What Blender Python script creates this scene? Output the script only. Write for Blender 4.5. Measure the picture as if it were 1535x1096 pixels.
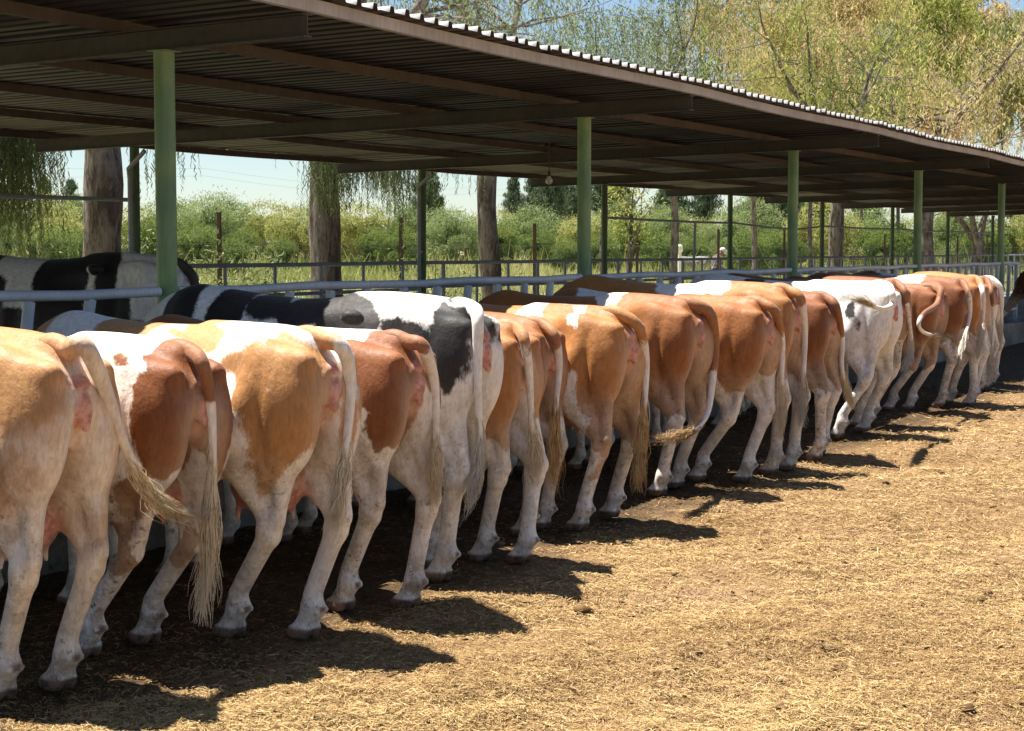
import bpy, math, random
import numpy as np
from mathutils import Vector, Matrix, Quaternion

for o in list(bpy.data.objects): bpy.data.objects.remove(o)
S = bpy.context.scene
COL = S.collection

# ------------------------------------------------------------------ camera
# world X runs along the row of cattle, Y runs from the yard into the shed
FPX, W_, H_ = 2550.0, 1535.0, 1096.0
EYE = 1.65
YAW = math.radians(27.95)          # angle between the view axis and the row
PITCH = math.atan(174.0 / FPX)
cam = bpy.data.cameras.new('camera'); camo = bpy.data.objects.new('camera', cam); COL.objects.link(camo)
camo.location = (0, 0, EYE)
camo.rotation_euler = (math.pi/2 - PITCH, 0, YAW - math.pi/2)
cam.sensor_width = 36; cam.lens = FPX / W_ * 36; cam.clip_end = 4000; cam.clip_start = .1
S.camera = camo

# ------------------------------------------------------------------ light
SUN_DIR = Vector((-.01, .395, 1.0)).normalized()       # towards the sun
wd = bpy.data.worlds.new('World'); S.world = wd; wd.use_nodes = True
nt = wd.node_tree; bg = nt.nodes['Background']
sky = nt.nodes.new('ShaderNodeTexSky'); sky.sky_type = 'NISHITA'; sky.sun_disc = False
sky.sun_elevation = math.asin(SUN_DIR.z); sky.sun_rotation = math.atan2(SUN_DIR.x, SUN_DIR.y)
sky.air_density = .9; sky.dust_density = .25; sky.ozone_density = 2.6
nt.links.new(sky.outputs[0], bg.inputs[0]); bg.inputs[1].default_value = .052
sl = bpy.data.lights.new('sun', 'SUN'); sl.energy = 5.0; sl.angle = math.radians(.53); sl.color = (1, .955, .88)
so = bpy.data.objects.new('sun', sl); COL.objects.link(so)
so.rotation_euler = SUN_DIR.to_track_quat('Z', 'Y').to_euler()
S.view_settings.view_transform = 'Standard'; S.view_settings.look = 'None'
S.view_settings.exposure = 1.42; S.view_settings.gamma = 1
S.cycles.max_bounces = 8; S.cycles.diffuse_bounces = 5; S.cycles.transparent_max_bounces = 8

# ------------------------------------------------------------------ helpers
_f = Vector((math.cos(YAW)*math.cos(PITCH), math.sin(YAW)*math.cos(PITCH), -math.sin(PITCH)))
_r = Vector((math.sin(YAW), -math.cos(YAW), 0)); _u = _r.cross(_f)
CAM = Vector((0, 0, EYE))
def ray(x, y): return _f + _r*((x-W_/2)/FPX) - _u*((y-H_/2)/FPX)
def onG(x, y, z=0):
    d = ray(x, y); return CAM + d*((z-EYE)/d.z)
def onD(x, y, D):
    d = ray(x, y); return CAM + d*(D/d.y)
def proj(p):
    d = Vector(p)-CAM; k = FPX/d.dot(_f)
    return (W_/2 + d.dot(_r)*k, H_/2 - d.dot(_u)*k)

def tag(o, label=None, cat=None, group=None, kind=None):
    if label: o['label'] = label
    if cat: o['category'] = cat
    if group: o['group'] = group
    if kind: o['kind'] = kind
    return o
def empty(name, loc=(0,0,0), rz=0):
    o = bpy.data.objects.new(name, None); COL.objects.link(o); o.location = loc; o.rotation_euler = (0,0,rz)
    o.empty_display_size = .1
    return o
def link(name, me, mat=None, parent=None):
    o = bpy.data.objects.new(name, me); COL.objects.link(o)
    if mat is not None:
        for m in (mat if isinstance(mat, (list, tuple)) else [mat]): me.materials.append(m)
    if parent: o.parent = parent
    return o
def copy_tree(o, parent=None):
    c = o.copy(); COL.objects.link(c); c.parent = parent
    for ch in list(o.children): copy_tree(ch, c)
    return c
def npmesh(name, V, F, smooth=False, attrs=None, midx=None):
    """V (n,3) ; F (m,4) or (m,3) int arrays or a list of such arrays"""
    Fs = [np.asarray(f) for f in (F if isinstance(F, list) else [F]) if len(f)]
    me = bpy.data.meshes.new(name)
    V = np.asarray(V, np.float32)
    me.vertices.add(len(V)); me.vertices.foreach_set('co', V.ravel())
    nl = sum(f.size for f in Fs); npoly = sum(len(f) for f in Fs)
    me.loops.add(nl); me.polygons.add(npoly)
    me.loops.foreach_set('vertex_index', np.concatenate([f.ravel() for f in Fs]).astype(np.int32))
    tot = np.concatenate([np.full(len(f), f.shape[1]) for f in Fs]).astype(np.int32)
    st = np.concatenate([[0], np.cumsum(tot)[:-1]]).astype(np.int32)
    me.polygons.foreach_set('loop_start', st)
    me.polygons.foreach_set('loop_total', tot)
    if smooth: me.polygons.foreach_set('use_smooth', np.ones(npoly, bool))
    if midx is not None: me.polygons.foreach_set('material_index', np.asarray(midx, np.int32))
    for k, a in (attrs or {}).items():
        at = me.attributes.new(k, 'FLOAT', 'POINT'); at.data.foreach_set('value', np.asarray(a, np.float32))
    me.update(calc_edges=True); me.validate()
    return me

class MB:
    """collects simple shapes into one mesh"""
    def __init__(s): s.v = []; s.f = []; s.sm = []
    def add(s, vs, fs, sm=False):
        b = len(s.v); s.v += [tuple(v) for v in vs]; s.f += [tuple(i+b for i in f) for f in fs]; s.sm += [sm]*len(fs)
    def box(s, a, b):
        x0,y0,z0 = a; x1,y1,z1 = b
        s.add([(x0,y0,z0),(x1,y0,z0),(x1,y1,z0),(x0,y1,z0),(x0,y0,z1),(x1,y0,z1),(x1,y1,z1),(x0,y1,z1)],
              [(0,3,2,1),(4,5,6,7),(0,1,5,4),(1,2,6,5),(2,3,7,6),(3,0,4,7)])
    def tube(s, pts, rad, n=10, caps=True):
        pts = [Vector(p) for p in pts]
        if not isinstance(rad, (list, tuple)): rad = [rad]*len(pts)
        vs = []; ref = None
        for i, p in enumerate(pts):
            t = (pts[min(i+1, len(pts)-1)] - pts[max(i-1, 0)]).normalized()
            if ref is None:
                ref = Vector((0,0,1)) if abs(t.z) < .9 else Vector((1,0,0))
            a = t.cross(ref).normalized(); b = a.cross(t).normalized(); ref = b
            for k in range(n):
                th = 2*math.pi*k/n
                vs.append(p + (a*math.cos(th) + b*math.sin(th))*rad[i])
        fs = [(i*n+k, i*n+(k+1) % n, (i+1)*n+(k+1) % n, (i+1)*n+k) for i in range(len(pts)-1) for k in range(n)]
        if caps: fs += [tuple(range(n))[::-1], tuple((len(pts)-1)*n+k for k in range(n))]
        s.add(vs, fs, True)
    def prism(s, prof, a, b):
        """profile [(y,z)] swept from x=a to x=b (closed)"""
        n = len(prof)
        vs = [(a, y, z) for y, z in prof] + [(b, y, z) for y, z in prof]
        fs = [(i, (i+1) % n, n+(i+1) % n, n+i) for i in range(n)] + [tuple(range(n))[::-1], tuple(range(n, 2*n))]
        s.add(vs, fs)
    def build(s, name, mat=None, parent=None, bevel=0):
        me = bpy.data.meshes.new(name); me.from_pydata(s.v, [], s.f)
        me.polygons.foreach_set('use_smooth', s.sm)
        me.update()
        if any(s.sm):
            try: me.set_sharp_from_angle(angle=math.radians(40))
            except Exception: pass
        o = link(name, me, mat, parent)
        if bevel:
            m = o.modifiers.new('bevel', 'BEVEL'); m.width = bevel; m.segments = 2; m.limit_method = 'ANGLE'
        return o

# ------------------------------------------------------------------ materials
class NT:
    def __init__(s, name):
        s.m = bpy.data.materials.new(name); s.m.use_nodes = True; s.t = s.m.node_tree
        s.b = s.t.nodes['Principled BSDF']; s.out = s.t.nodes['Material Output']
    def n(s, typ, **kw):
        nd = s.t.nodes.new(typ)
        for k, v in kw.items(): setattr(nd, k, v)
        return nd
    def l(s, a, b): s.t.links.new(a, b)
    def set(s, sock, v):
        if hasattr(v, 'links') or hasattr(v, 'is_output'): s.l(v, sock)
        else:
            if isinstance(v, (tuple, list)) and len(v) == 3 and sock.type == 'RGBA': v = (*v, 1)
            sock.default_value = v
    def coord(s, which='Object'): return s.n('ShaderNodeTexCoord').outputs[which]
    def pos(s): return s.n('ShaderNodeNewGeometry').outputs['Position']
    def noise(s, vec, scale, detail=4, rough=.55, dist=0, out='Fac'):
        nd = s.n('ShaderNodeTexNoise'); s.l(vec, nd.inputs['Vector'])
        nd.inputs['Scale'].default_value = scale; nd.inputs['Detail'].default_value = detail
        nd.inputs['Roughness'].default_value = rough; nd.inputs['Distortion'].default_value = dist
        return nd.outputs[out]
    def voro(s, vec, scale, feature='F1', out='Distance', rnd=1):
        nd = s.n('ShaderNodeTexVoronoi', feature=feature); s.l(vec, nd.inputs['Vector'])
        nd.inputs['Scale'].default_value = scale
        if 'Randomness' in nd.inputs: nd.inputs['Randomness'].default_value = rnd
        return nd.outputs[out]
    def mapping(s, vec, scale=(1,1,1), rot=(0,0,0), loc=(0,0,0)):
        nd = s.n('ShaderNodeMapping'); s.l(vec, nd.inputs['Vector'])
        s.set(nd.inputs['Scale'], scale); nd.inputs['Rotation'].default_value = rot; s.set(nd.inputs['Location'], loc)
        return nd.outputs[0]
    def math(s, op, a, b=0, c=0, clamp=False):
        nd = s.n('ShaderNodeMath', operation=op, use_clamp=clamp)
        for i, v in enumerate((a, b, c)): s.set(nd.inputs[i], v)
        return nd.outputs[0]
    def ramp(s, fac, lo, hi, a=0., b=1., smooth=True):
        nd = s.n('ShaderNodeMapRange', interpolation_type='SMOOTHSTEP' if smooth else 'LINEAR')
        s.set(nd.inputs[0], fac)
        for i, v in enumerate((lo, hi, a, b)): s.set(nd.inputs[i+1], v)
        return nd.outputs[0]
    def mix(s, fac, a, b, blend='MIX'):
        nd = s.n('ShaderNodeMix', data_type='RGBA', blend_type=blend)
        s.set(nd.inputs[0], fac); s.set(nd.inputs[6], a); s.set(nd.inputs[7], b)
        return nd.outputs[2]
    def attr(s, name): 
        nd = s.n('ShaderNodeAttribute'); nd.attribute_name = name; return nd.outputs['Fac']
    def bump(s, h, strength=.3, dist=.01, prev=None):
        nd = s.n('ShaderNodeBump'); s.l(h, nd.inputs['Height'])
        nd.inputs['Strength'].default_value = strength; nd.inputs['Distance'].default_value = dist
        if prev is not None: s.l(prev, nd.inputs['Normal'])
        return nd.outputs[0]
    def fin(s, col, rough=.7, normal=None, metal=0, spec=.5):
        s.set(s.b.inputs['Base Color'], col); s.set(s.b.inputs['Roughness'], rough)
        if normal is not None: s.l(normal, s.b.inputs['Normal'])
        s.set(s.b.inputs['Metallic'], metal); s.set(s.b.inputs['Specular IOR Level'], spec)
        return s.m

def m_paint(name, col, col2, rust=(.10,.04,.018), amount=.5, sc=1., rough=.45):
    """old enamel on steel: fades, scrapes, rust and dust"""
    t = NT(name); p = t.pos()
    a = t.noise(p, 2.3*sc, 5, .6); b = t.noise(p, 17*sc, 6, .7); c = t.noise(t.mapping(p, (30,30,3)), 1.3*sc, 4)
    base = t.mix(t.ramp(a, .35, .7), col, col2)
    base = t.mix(t.ramp(c, .35, .75, 0, .35), base, tuple(.55*x for x in col))
    base = t.mix(t.ramp(t.math('ADD', b, t.math('MULTIPLY', a, .35)), 1.02-amount*.25, 1.08-amount*.25), base, rust)
    return t.fin(base, t.ramp(b, .3, .8, rough, rough+.3), t.bump(b, .25, .003))
M = {}
M['green'] = m_paint('green_post_paint', (.13,.24,.12), (.24,.35,.14), amount=.35)
M['green_dark'] = m_paint('dark_green_paint', (.055,.10,.045), (.075,.12,.055), amount=.5)
M['rail'] = m_paint('pale_blue_rail_paint', (.50,.52,.55), (.62,.63,.65), rust=(.045,.04,.04), amount=.62, sc=1.3)
M['grey_steel'] = m_paint('grey_steel_paint', (.24,.27,.29), (.33,.35,.36), amount=.55)
M['rusty'] = m_paint('rusty_iron', (.05,.022,.014), (.08,.035,.02), amount=.4, rough=.7)
M['beam'] = m_paint('dull_beam_steel', (.040,.036,.032), (.062,.054,.046), rust=(.045,.026,.017), amount=.55, rough=.5)
M['purlin'] = m_paint('rusty_purlin', (.060,.052,.045), (.090,.080,.070), rust=(.055,.038,.028), amount=.7, rough=.6)
M['eave'] = m_paint('weathered_eave_steel', (.36,.345,.33), (.48,.465,.45), rust=(.20,.155,.125), amount=.35, rough=.6)

def m_roof():
    t = NT('corrugated_roof_sheet'); p = t.pos()
    a = t.noise(t.mapping(p, (1,.22,1)), 1.1, 5, .6); b = t.noise(p, 9, 5, .65)
    g = t.n('ShaderNodeNewGeometry').outputs['Normal']
    sx = t.n('ShaderNodeSeparateXYZ'); t.l(t.coord('Normal'), sx.inputs[0])
    st = t.noise(t.mapping(p, (9,.5,1)), 1, 4, .6)
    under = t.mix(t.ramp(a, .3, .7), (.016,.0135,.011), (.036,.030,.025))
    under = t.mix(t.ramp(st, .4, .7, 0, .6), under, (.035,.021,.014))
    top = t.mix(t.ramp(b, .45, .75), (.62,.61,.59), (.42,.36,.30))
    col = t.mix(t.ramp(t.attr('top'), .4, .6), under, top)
    return t.fin(col, .6, t.bump(b, .2, .004), metal=0)
M['roof'] = m_roof()

def m_conc(name, c1, c2, dark):
    t = NT(name); p = t.pos()
    a = t.noise(p, 1.4, 6, .65); b = t.noise(p, 14, 6, .7); c = t.noise(p, 60, 3)
    col = t.mix(t.ramp(a, .35, .65), c1, c2); col = t.mix(t.ramp(b, .52, .7, 0, .85), col, dark)
    return t.fin(col, .9, t.bump(t.math('ADD', b, t.math('MULTIPLY', c, .4)), .5, .01))
M['whitewash'] = m_conc('whitewashed_concrete', (.24,.22,.185), (.12,.10,.08), (.05,.038,.026))
M['concrete'] = m_conc('concrete_floor', (.26,.24,.21), (.19,.17,.14), (.09,.075,.05))

def m_ground():
    t = NT('yard_and_field_ground'); p = t.pos()
    sx = t.n('ShaderNodeSeparateXYZ'); t.l(p, sx.inputs[0])
    a = t.noise(p, .55, 5, .6); b = t.noise(p, 4, 6, .65); c = t.noise(p, 26, 6, .7); d = t.noise(p, 95, 4, .7)
    # short fibre texture of trodden straw: three crossed stretched noises
    f = None
    for i, ang in enumerate((.3, 1.35, 2.4)):
        q = t.noise(t.mapping(p, (30, 190, 60), (0,0,ang)), 1, 2, .5)
        f = q if f is None else t.math('MAXIMUM', f, q)
    dirt = t.mix(t.ramp(b, .35, .65), (.20,.112,.050), (.29,.175,.088))
    dirt = t.mix(t.ramp(c, .5, .68, 0, .8), dirt, (.12,.065,.026))
    dirt = t.mix(t.ramp(f, .56, .72, 0, .75), dirt, (.36,.25,.11))
    dirt = t.mix(t.ramp(a, .5, .66, 0, .55), dirt, (.34,.215,.125))
    dung = t.mix(t.ramp(t.noise(p, 1.7, 6, .72),   .575, .64, 0, .8), dirt, (.13,.072,.03))
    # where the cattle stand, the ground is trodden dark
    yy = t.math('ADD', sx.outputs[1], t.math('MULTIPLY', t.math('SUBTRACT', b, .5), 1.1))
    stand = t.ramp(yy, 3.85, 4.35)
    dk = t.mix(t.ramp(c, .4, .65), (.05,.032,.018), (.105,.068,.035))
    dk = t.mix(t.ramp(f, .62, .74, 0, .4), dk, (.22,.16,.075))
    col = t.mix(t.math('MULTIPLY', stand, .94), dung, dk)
    # the field
    g1 = t.noise(p, .13, 5, .6); g2 = t.noise(t.mapping(p, (.12,1,1)), .35, 5, .65)
    fld = t.mix(t.ramp(g1, .4, .6), (.24,.26,.10), (.38,.35,.17))
    fld = t.mix(t.ramp(g2, .48, .62), fld, (.56,.46,.29))
    fld = t.mix(t.ramp(b, .45, .7, 0, .5), fld, (.09,.12,.035))
    col = t.mix(t.ramp(sx.outputs[1], 14.2, 15.6), col, fld)
    h = t.math('ADD', t.math('MULTIPLY', c, 1.2), t.math('ADD', t.math('MULTIPLY', d, .5), t.math('MULTIPLY', f, .8)))
    return t.fin(col, .95, t.bump(h, .8, .022), spec=.15)
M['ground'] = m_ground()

def m_attr_leaf(name, cols, trans=.35, rough=.55):
    """leaf colour picked by the 'tint' of each leaf; light passes through"""
    t = NT(name); a = t.attr('tint')
    r = t.n('ShaderNodeValToRGB'); t.l(a, r.inputs[0]); cr = r.color_ramp
    while len(cr.elements) < len(cols): cr.elements.new(.5)
    for i, c in enumerate(cols):
        cr.elements[i].position = i/(len(cols)-1); cr.elements[i].color = (*c, 1)
    t.fin(r.outputs[0], .7, spec=.12)
    tr = t.n('ShaderNodeBsdfTranslucent'); t.l(t.mix(.22, r.outputs[0], (.38,.42,.10)), tr.inputs[0])
    mx = t.n('ShaderNodeMixShader'); mx.inputs[0].default_value = trans
    t.l(t.b.outputs[0], mx.inputs[1]); t.l(tr.outputs[0], mx.inputs[2]); t.l(mx.outputs[0], t.out.inputs[0])
    return t.m
M['straw'] = m_attr_leaf('dry_straw', [(.12,.062,.022), (.28,.168,.066), (.43,.29,.125), (.55,.41,.20), (.33,.245,.10)], .12)
M['leaf_blue'] = m_attr_leaf('grey_green_leaves', [(.05,.075,.032), (.12,.155,.07), (.20,.23,.11), (.32,.34,.18)], .42)
M['leaf_gold'] = m_attr_leaf('golden_green_leaves', [(.22,.22,.08), (.40,.37,.15), (.56,.46,.23), (.64,.46,.26), (.48,.31,.18)], .42)
M['leaf_olive'] = m_attr_leaf('olive_leaves', [(.09,.13,.035), (.20,.25,.06), (.34,.36,.09), (.46,.38,.14)], .38)
M['bush_a'] = m_attr_leaf('bright_bush_leaves', [(.035,.065,.015), (.09,.14,.032), (.19,.25,.07)], .35)
M['bush_b'] = m_attr_leaf('grey_green_bush_leaves', [(.07,.11,.04), (.20,.26,.105), (.33,.38,.18)], .3)
M['bush_c'] = m_attr_leaf('yellow_green_bush_leaves', [(.12,.14,.04), (.30,.31,.10), (.44,.42,.16)], .35)
M['conifer'] = m_attr_leaf('blue_green_needles', [(.05,.08,.05), (.09,.13,.08), (.14,.18,.11)], .15)
M['grass'] = m_attr_leaf('field_grass', [(.13,.17,.05), (.24,.27,.09), (.38,.36,.15), (.54,.46,.26)], .35)

def m_bark():
    t = NT('flaking_bark'); p = t.coord('Object')
    a = t.noise(t.mapping(p, (1,1,.28)), 7, 6, .7, .6); b = t.noise(t.mapping(p, (1,1,.2)), 26, 5, .7)
    c = t.noise(t.mapping(p, (1,1,.5)), 2.2, 4)
    col = t.mix(t.ramp(a, .4, .6), (.095,.075,.060), (.25,.21,.175))
    col = t.mix(t.ramp(b, .5, .7, 0, .9), col, (.05,.028,.018))
    col = t.mix(t.ramp(c, .55, .66, 0, .7), col, (.34,.28,.23))
    return t.fin(col, .9, t.bump(t.math('ADD', a, t.math('MULTIPLY', b, .6)), 1., .05), spec=.2)
M['bark'] = m_bark()
t = NT('cream_paint'); M['white_paint'] = t.fin((.7,.68,.6), .6)
t = NT('dark_flex'); M['flex'] = t.fin((.03,.028,.025), .5)
t = NT('dusty_bulb_glass'); M['bulb'] = t.fin((.62,.6,.55), .25, spec=.6)

# ------------------------------------------------------------------ ground
def build_ground():
    rng = np.random.default_rng(2)
    def axis(lo, hi, f0, f1, fine, ratio=1.18):
        a = list(np.arange(f0, f1, fine)); s = fine
        while a[-1] < hi: s = min(s*ratio, 90); a.append(a[-1]+s)
        s = fine; b = []; x = f0
        while x > lo: s = min(s*ratio, 90); x -= s; b.append(x)
        return np.array(b[::-1]+a)
    X = axis(-900, 2200, 3.2, 15., .03, 1.06); Y = axis(-700, 2200, .2, 5.2, .03, 1.10)
    gx, gy = np.meshgrid(X, Y, indexing='ij')
    z = np.zeros_like(gx)
    near = np.clip((45-gx)/25, 0, 1)*np.clip((7-gy)/1.5, 0, 1)
    for k in range(26):
        th = rng.uniform(0, math.pi*2); fr = rng.uniform(2, 30); am = .046/fr**.85
        z += am*np.sin((gx*math.cos(th)+gy*math.sin(th))*fr + rng.uniform(0, 6.28) + 1.3*np.sin(gx*.7*fr*.3+gy*.9))*near*.6
    z += rng.normal(0, .0035, z.shape)*near
    z -= .01*near
    z += np.clip((gy-60)/240, 0, 1)*2.2 + .25*np.sin(gx*.05)*np.sin(gy*.07)*np.clip((gy-40)/60, 0, 1)
    nx, ny = z.shape
    idx = np.arange(nx*ny).reshape(nx, ny)
    F = np.stack([idx[:-1,:-1], idx[1:,:-1], idx[1:,1:], idx[:-1,1:]], -1).reshape(-1, 4)
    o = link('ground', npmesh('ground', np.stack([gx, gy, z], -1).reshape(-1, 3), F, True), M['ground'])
    tag(o, kind='structure')
    return X, Y, z
GX, GY, GZ = build_ground()
def gz(x, y):
    i = np.clip(np.searchsorted(GX, x)-1, 0, len(GX)-2); j = np.clip(np.searchsorted(GY, y)-1, 0, len(GY)-2)
    fx = (x-GX[i])/(GX[i+1]-GX[i]); fy = (y-GY[j])/(GY[j+1]-GY[j])
    return (GZ[i,j]*(1-fx)*(1-fy)+GZ[i+1,j]*fx*(1-fy)+GZ[i,j+1]*(1-fx)*fy+GZ[i+1,j+1]*fx*fy)

def blades(name, P, D, L, Wd, tint, mat, up=None, bend=0.):
    """one thin two-quad blade per row: centre P, unit direction D, length L, width Wd"""
    n = len(P); rng = np.random.default_rng(len(P))
    if up is None:
        up = rng.normal(0, 1, (n,3))
    side = np.cross(D, up); side /= np.linalg.norm(side, axis=1)[:,None]+1e-9
    nrm = np.cross(side, D)
    L = L[:,None]; w = Wd[:,None]*.5
    a = P - D*L*.5; m = P + nrm*L*bend; b = P + D*L*.5
    V = np.stack([a-side*w*.5, a+side*w*.5, m-side*w, m+side*w, b-side*w*.25, b+side*w*.25], 1).reshape(-1, 3)
    i = np.arange(n)[:,None]*6
    F = np.concatenate([i+np.array([[0,1,3,2]]), i+np.array([[2,3,5,4]])])
    return npmesh(name, V, F, False, {'tint': np.repeat(tint, 6)})

def build_straw():
    rng = np.random.default_rng(11)
    # even cover on screen: sample pixels, unproject on the ground
    n = 540000
    px = rng.uniform(-90, W_+90, n); py = 374 + (rng.uniform(0, 1, n)**.72)*(1190-374)
    fx, fy, fz = _f; 
    dx = fx + _r.x*(px-W_/2)/FPX - _u.x*(py-H_/2)/FPX
    dy = fy + _r.y*(px-W_/2)/FPX - _u.y*(py-H_/2)/FPX
    dz = fz - _u.z*(py-H_/2)/FPX
    k = -EYE/np.where(dz < -1e-4, dz, -1e-4)
    X = dx*k; Y = dy*k
    ok = (X < 46) & (Y < 6.1) & (Y > -6)
    cl = np.sin(X*2.3+1.7*np.sin(Y*1.9))*np.sin(Y*2.9+1.2*np.sin(X*1.3)) + rng.normal(0, .55, n)
    ok &= cl > -.75
    ok &= ~((Y > 4.05+.2*np.sin(X*3.1)) & (rng.uniform(0,1,n) > .34))
    X = X[ok]; Y = Y[ok]; n = len(X)
    z = gz(X, Y)
    th = rng.uniform(0, math.pi, n); el = rng.normal(0, .17, n)
    D = np.stack([np.cos(th)*np.cos(el), np.sin(th)*np.cos(el), np.sin(el)], 1)
    dist = np.hypot(X, Y)
    L = rng.gamma(2.0, .0098, n)+.006; L *= np.clip(dist/9, .9, 2.0); L = np.minimum(L, .2)
    w = rng.uniform(.002, .0048, n)*np.clip(dist/8, .9, 2.3)
    P = np.stack([X, Y, z + .004 + np.abs(D[:,2])*L*.4 + rng.uniform(0, .008, n)], 1)
    up = np.stack([rng.normal(0,.5,n), rng.normal(0,.5,n), np.ones(n)], 1)
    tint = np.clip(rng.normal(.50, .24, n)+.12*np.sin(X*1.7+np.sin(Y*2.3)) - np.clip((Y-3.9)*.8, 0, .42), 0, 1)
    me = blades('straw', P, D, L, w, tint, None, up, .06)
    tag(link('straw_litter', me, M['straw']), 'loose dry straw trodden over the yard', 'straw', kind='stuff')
    # small clods of dung and earth
    n = 3600
    px = rng.uniform(250, W_+40, n); py = 420 + rng.uniform(0, 1, n)**.8*700
    V = []; F = []
    b = 0
    for x, y in zip(px, py):
        p = onG(x, y)
        if p.x > 40 or p.y > 5.8: continue
        if math.sin(p.x*1.9+p.y)*math.sin(p.y*2.7-p.x*.6)+rng.normal(0,.4) < .15: continue
        r = rng.gamma(2, .0042)+.004; zz = float(gz(np.array([p.x]), np.array([p.y]))[0])
        for (a, e) in [(0,-1),(0,0),(1.25,0),(2.5,0),(3.8,0),(5,0),(0,1)]:
            s = r*rng.uniform(.7, 1.2)
            if e == 0: V.append((p.x+math.cos(a)*s, p.y+math.sin(a)*s, zz+r*.15+rng.normal(0,.1)*r))
            else: V.append((p.x, p.y, zz+e*r*.6+.002))
        for q in range(5):
            F.append((b+1+q, b+1+(q+1) % 5, b+6)); F.append((b+1+(q+1) % 5, b+1+q, b))
        b += 7
    t = NT('dung_clods'); m = t.fin(t.mix(t.ramp(t.noise(t.pos(), 5), .4, .6), (.10,.055,.025), (.20,.125,.06)), .95, spec=.1)
    tag(link('dung_crumbs', npmesh('clods', V, np.array(F), False), m), 'dark crumbs of dung and earth scattered on the straw', 'dung', kind='stuff')
build_straw()

# ------------------------------------------------------------------ feed alley and manger
mb = MB(); mb.box((-4, 7.25, -.2), (70, 13.7, .06)); tag(mb.build('feed_alley', M['concrete']), kind='structure')
YR = 6.85                                     # line of the front posts and the feed rail
mg = empty('feed_trough', (-4, 6.15, 0))
tag(mg, 'long low whitewashed concrete feed trough running along the shed in front of the cattle', 'trough')
def trough(name, prof, mat):
    m = MB(); segs = 60
    for i in range(segs):
        pass
    n = len(prof); xs = np.linspace(0, 74, 300); rng = random.Random(4); vs = []
    for x in xs:
        for (y, z) in prof: vs.append((x, y-6.15+rng.uniform(-.008,.008), z+rng.uniform(-.008,.008)))
    fs = [(i*n+k, i*n+(k+1) % n, (i+1)*n+(k+1) % n, (i+1)*n+k) for i in range(len(xs)-1) for k in range(n)]
    m.add(vs, [f[::-1] for f in fs]); return m.build(name, mat, mg)
trough('front_wall', [(6.15,-.05), (6.15,.34), (6.17,.37), (6.28,.37), (6.30,.34), (6.32,-.05)], M['whitewash'])
trough('trough_floor', [(6.325,-.05), (6.325,.10), (7.05,.10), (7.05,-.05)], M['concrete'])
trough('back_wall', [(7.055,-.05), (7.055,.28), (7.08,.30), (7.19,.30), (7.2,-.05)], M['whitewash'])
rng = np.random.default_rng(5)
n = 26000; X = rng.uniform(-2, 48, n); Y = rng.uniform(6.36, 7.0, n); th = rng.uniform(0, 6.28, n); el = rng.normal(0, .4, n)
D = np.stack([np.cos(th)*np.cos(el), np.sin(th)*np.cos(el), np.sin(el)], 1)
me = blades('hay', np.stack([X, Y, .12+rng.uniform(0, .07, n)], 1), D, rng.uniform(.05, .18, n), rng.uniform(.004,.009,n), rng.uniform(0,1,n), None, None, .08)
tag(link('hay', me, M['grass']), 'chopped green hay lying in the feed trough', 'hay', kind='stuff')

# ------------------------------------------------------------------ shed
U0, BAY, NB = 8.34, 6.0, 8                    # first visible front post, bay, last bay index
YE, YB, YE2 = 5.75, 12.2, 13.6
def beam_z(y): return EYE + 1.22 - .0215*(y-YR)       # underside of the beams
shed = empty('cattle_shed', (U0, YR, 0))
tag(shed, 'long open sided cattle shed with a low corrugated roof on green steel posts', 'shed')
def P_(x, y, z): return (x-U0, y-YR, z)
for i in range(-1, NB+1):
    x = U0 + BAY*i
    zt = beam_z(YR)
    m = MB(); m.tube([P_(x, YR, -.1), P_(x, YR, zt-.008)], .064, 20); m.box(P_(x-.075, YR-.075, zt-.007), P_(x+.075, YR+.075, zt-.001))
    m.build('front_post', M['green'], shed)
    zb = beam_z(YB)
    m = MB(); m.tube([P_(x, YB, -.1), P_(x, YB, zb-.006)], .052, 14); m.build('back_post', M['green_dark'], shed)
    # I beam
    m = MB(); y0, y1 = YE+.03, YE2
    za, zc = beam_z(y0), beam_z(y1); hh = .135
    def slab(xa, xb, d0, d1):
        vs = [P_(xa,y0,za+d0),P_(xb,y0,za+d0),P_(xb,y1,zc+d0),P_(xa,y1,zc+d0),P_(xa,y0,za+d1),P_(xb,y0,za+d1),P_(xb,y1,zc+d1),P_(xa,y1,zc+d1)]
        m.add(vs, [(0,3,2,1),(4,5,6,7),(0,1,5,4),(1,2,6,5),(2,3,7,6),(3,0,4,7)])
    slab(x-.045, x+.045, 0, .008); slab(x-.0035, x+.0035, .0082, hh-.0082); slab(x-.045, x+.045, hh-.008, hh)
    m.build('beam', M['beam'], shed)
RX0, RX1 = U0-BAY-2.4, U0+BAY*NB+2.5
rngp = random.Random(3)
for j, y in enumerate([YE, 7.2, 8.7, 10.2, 11.7, YE2-.06]):
    z0 = beam_z(y)+.137; hp = .075
    m = MB(); pr = [(0,0),(.05,0),(.05,.004),(.004,.004),(.004,hp-.004),(.05,hp-.004),(.05,hp),(0,hp)]
    n = len(pr); xs = np.linspace(RX0, RX1, 90); vs = []
    for x in xs:
        s = .006*math.sin(x*1.05+j) - .012*abs(math.sin((x-U0)*math.pi/BAY))
        for a, b in pr: vs.append(P_(x, y+a+.004*math.sin(x*.8), z0+b+s+.006))
    m.add(vs, [(i*n+k, i*n+(k+1) % n, (i+1)*n+(k+1) % n, (i+1)*n+k) for i in range(len(xs)-1) for k in range(n)])
    m.build('purlin', M['eave'] if j == 0 else M['purlin'], shed)
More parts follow.
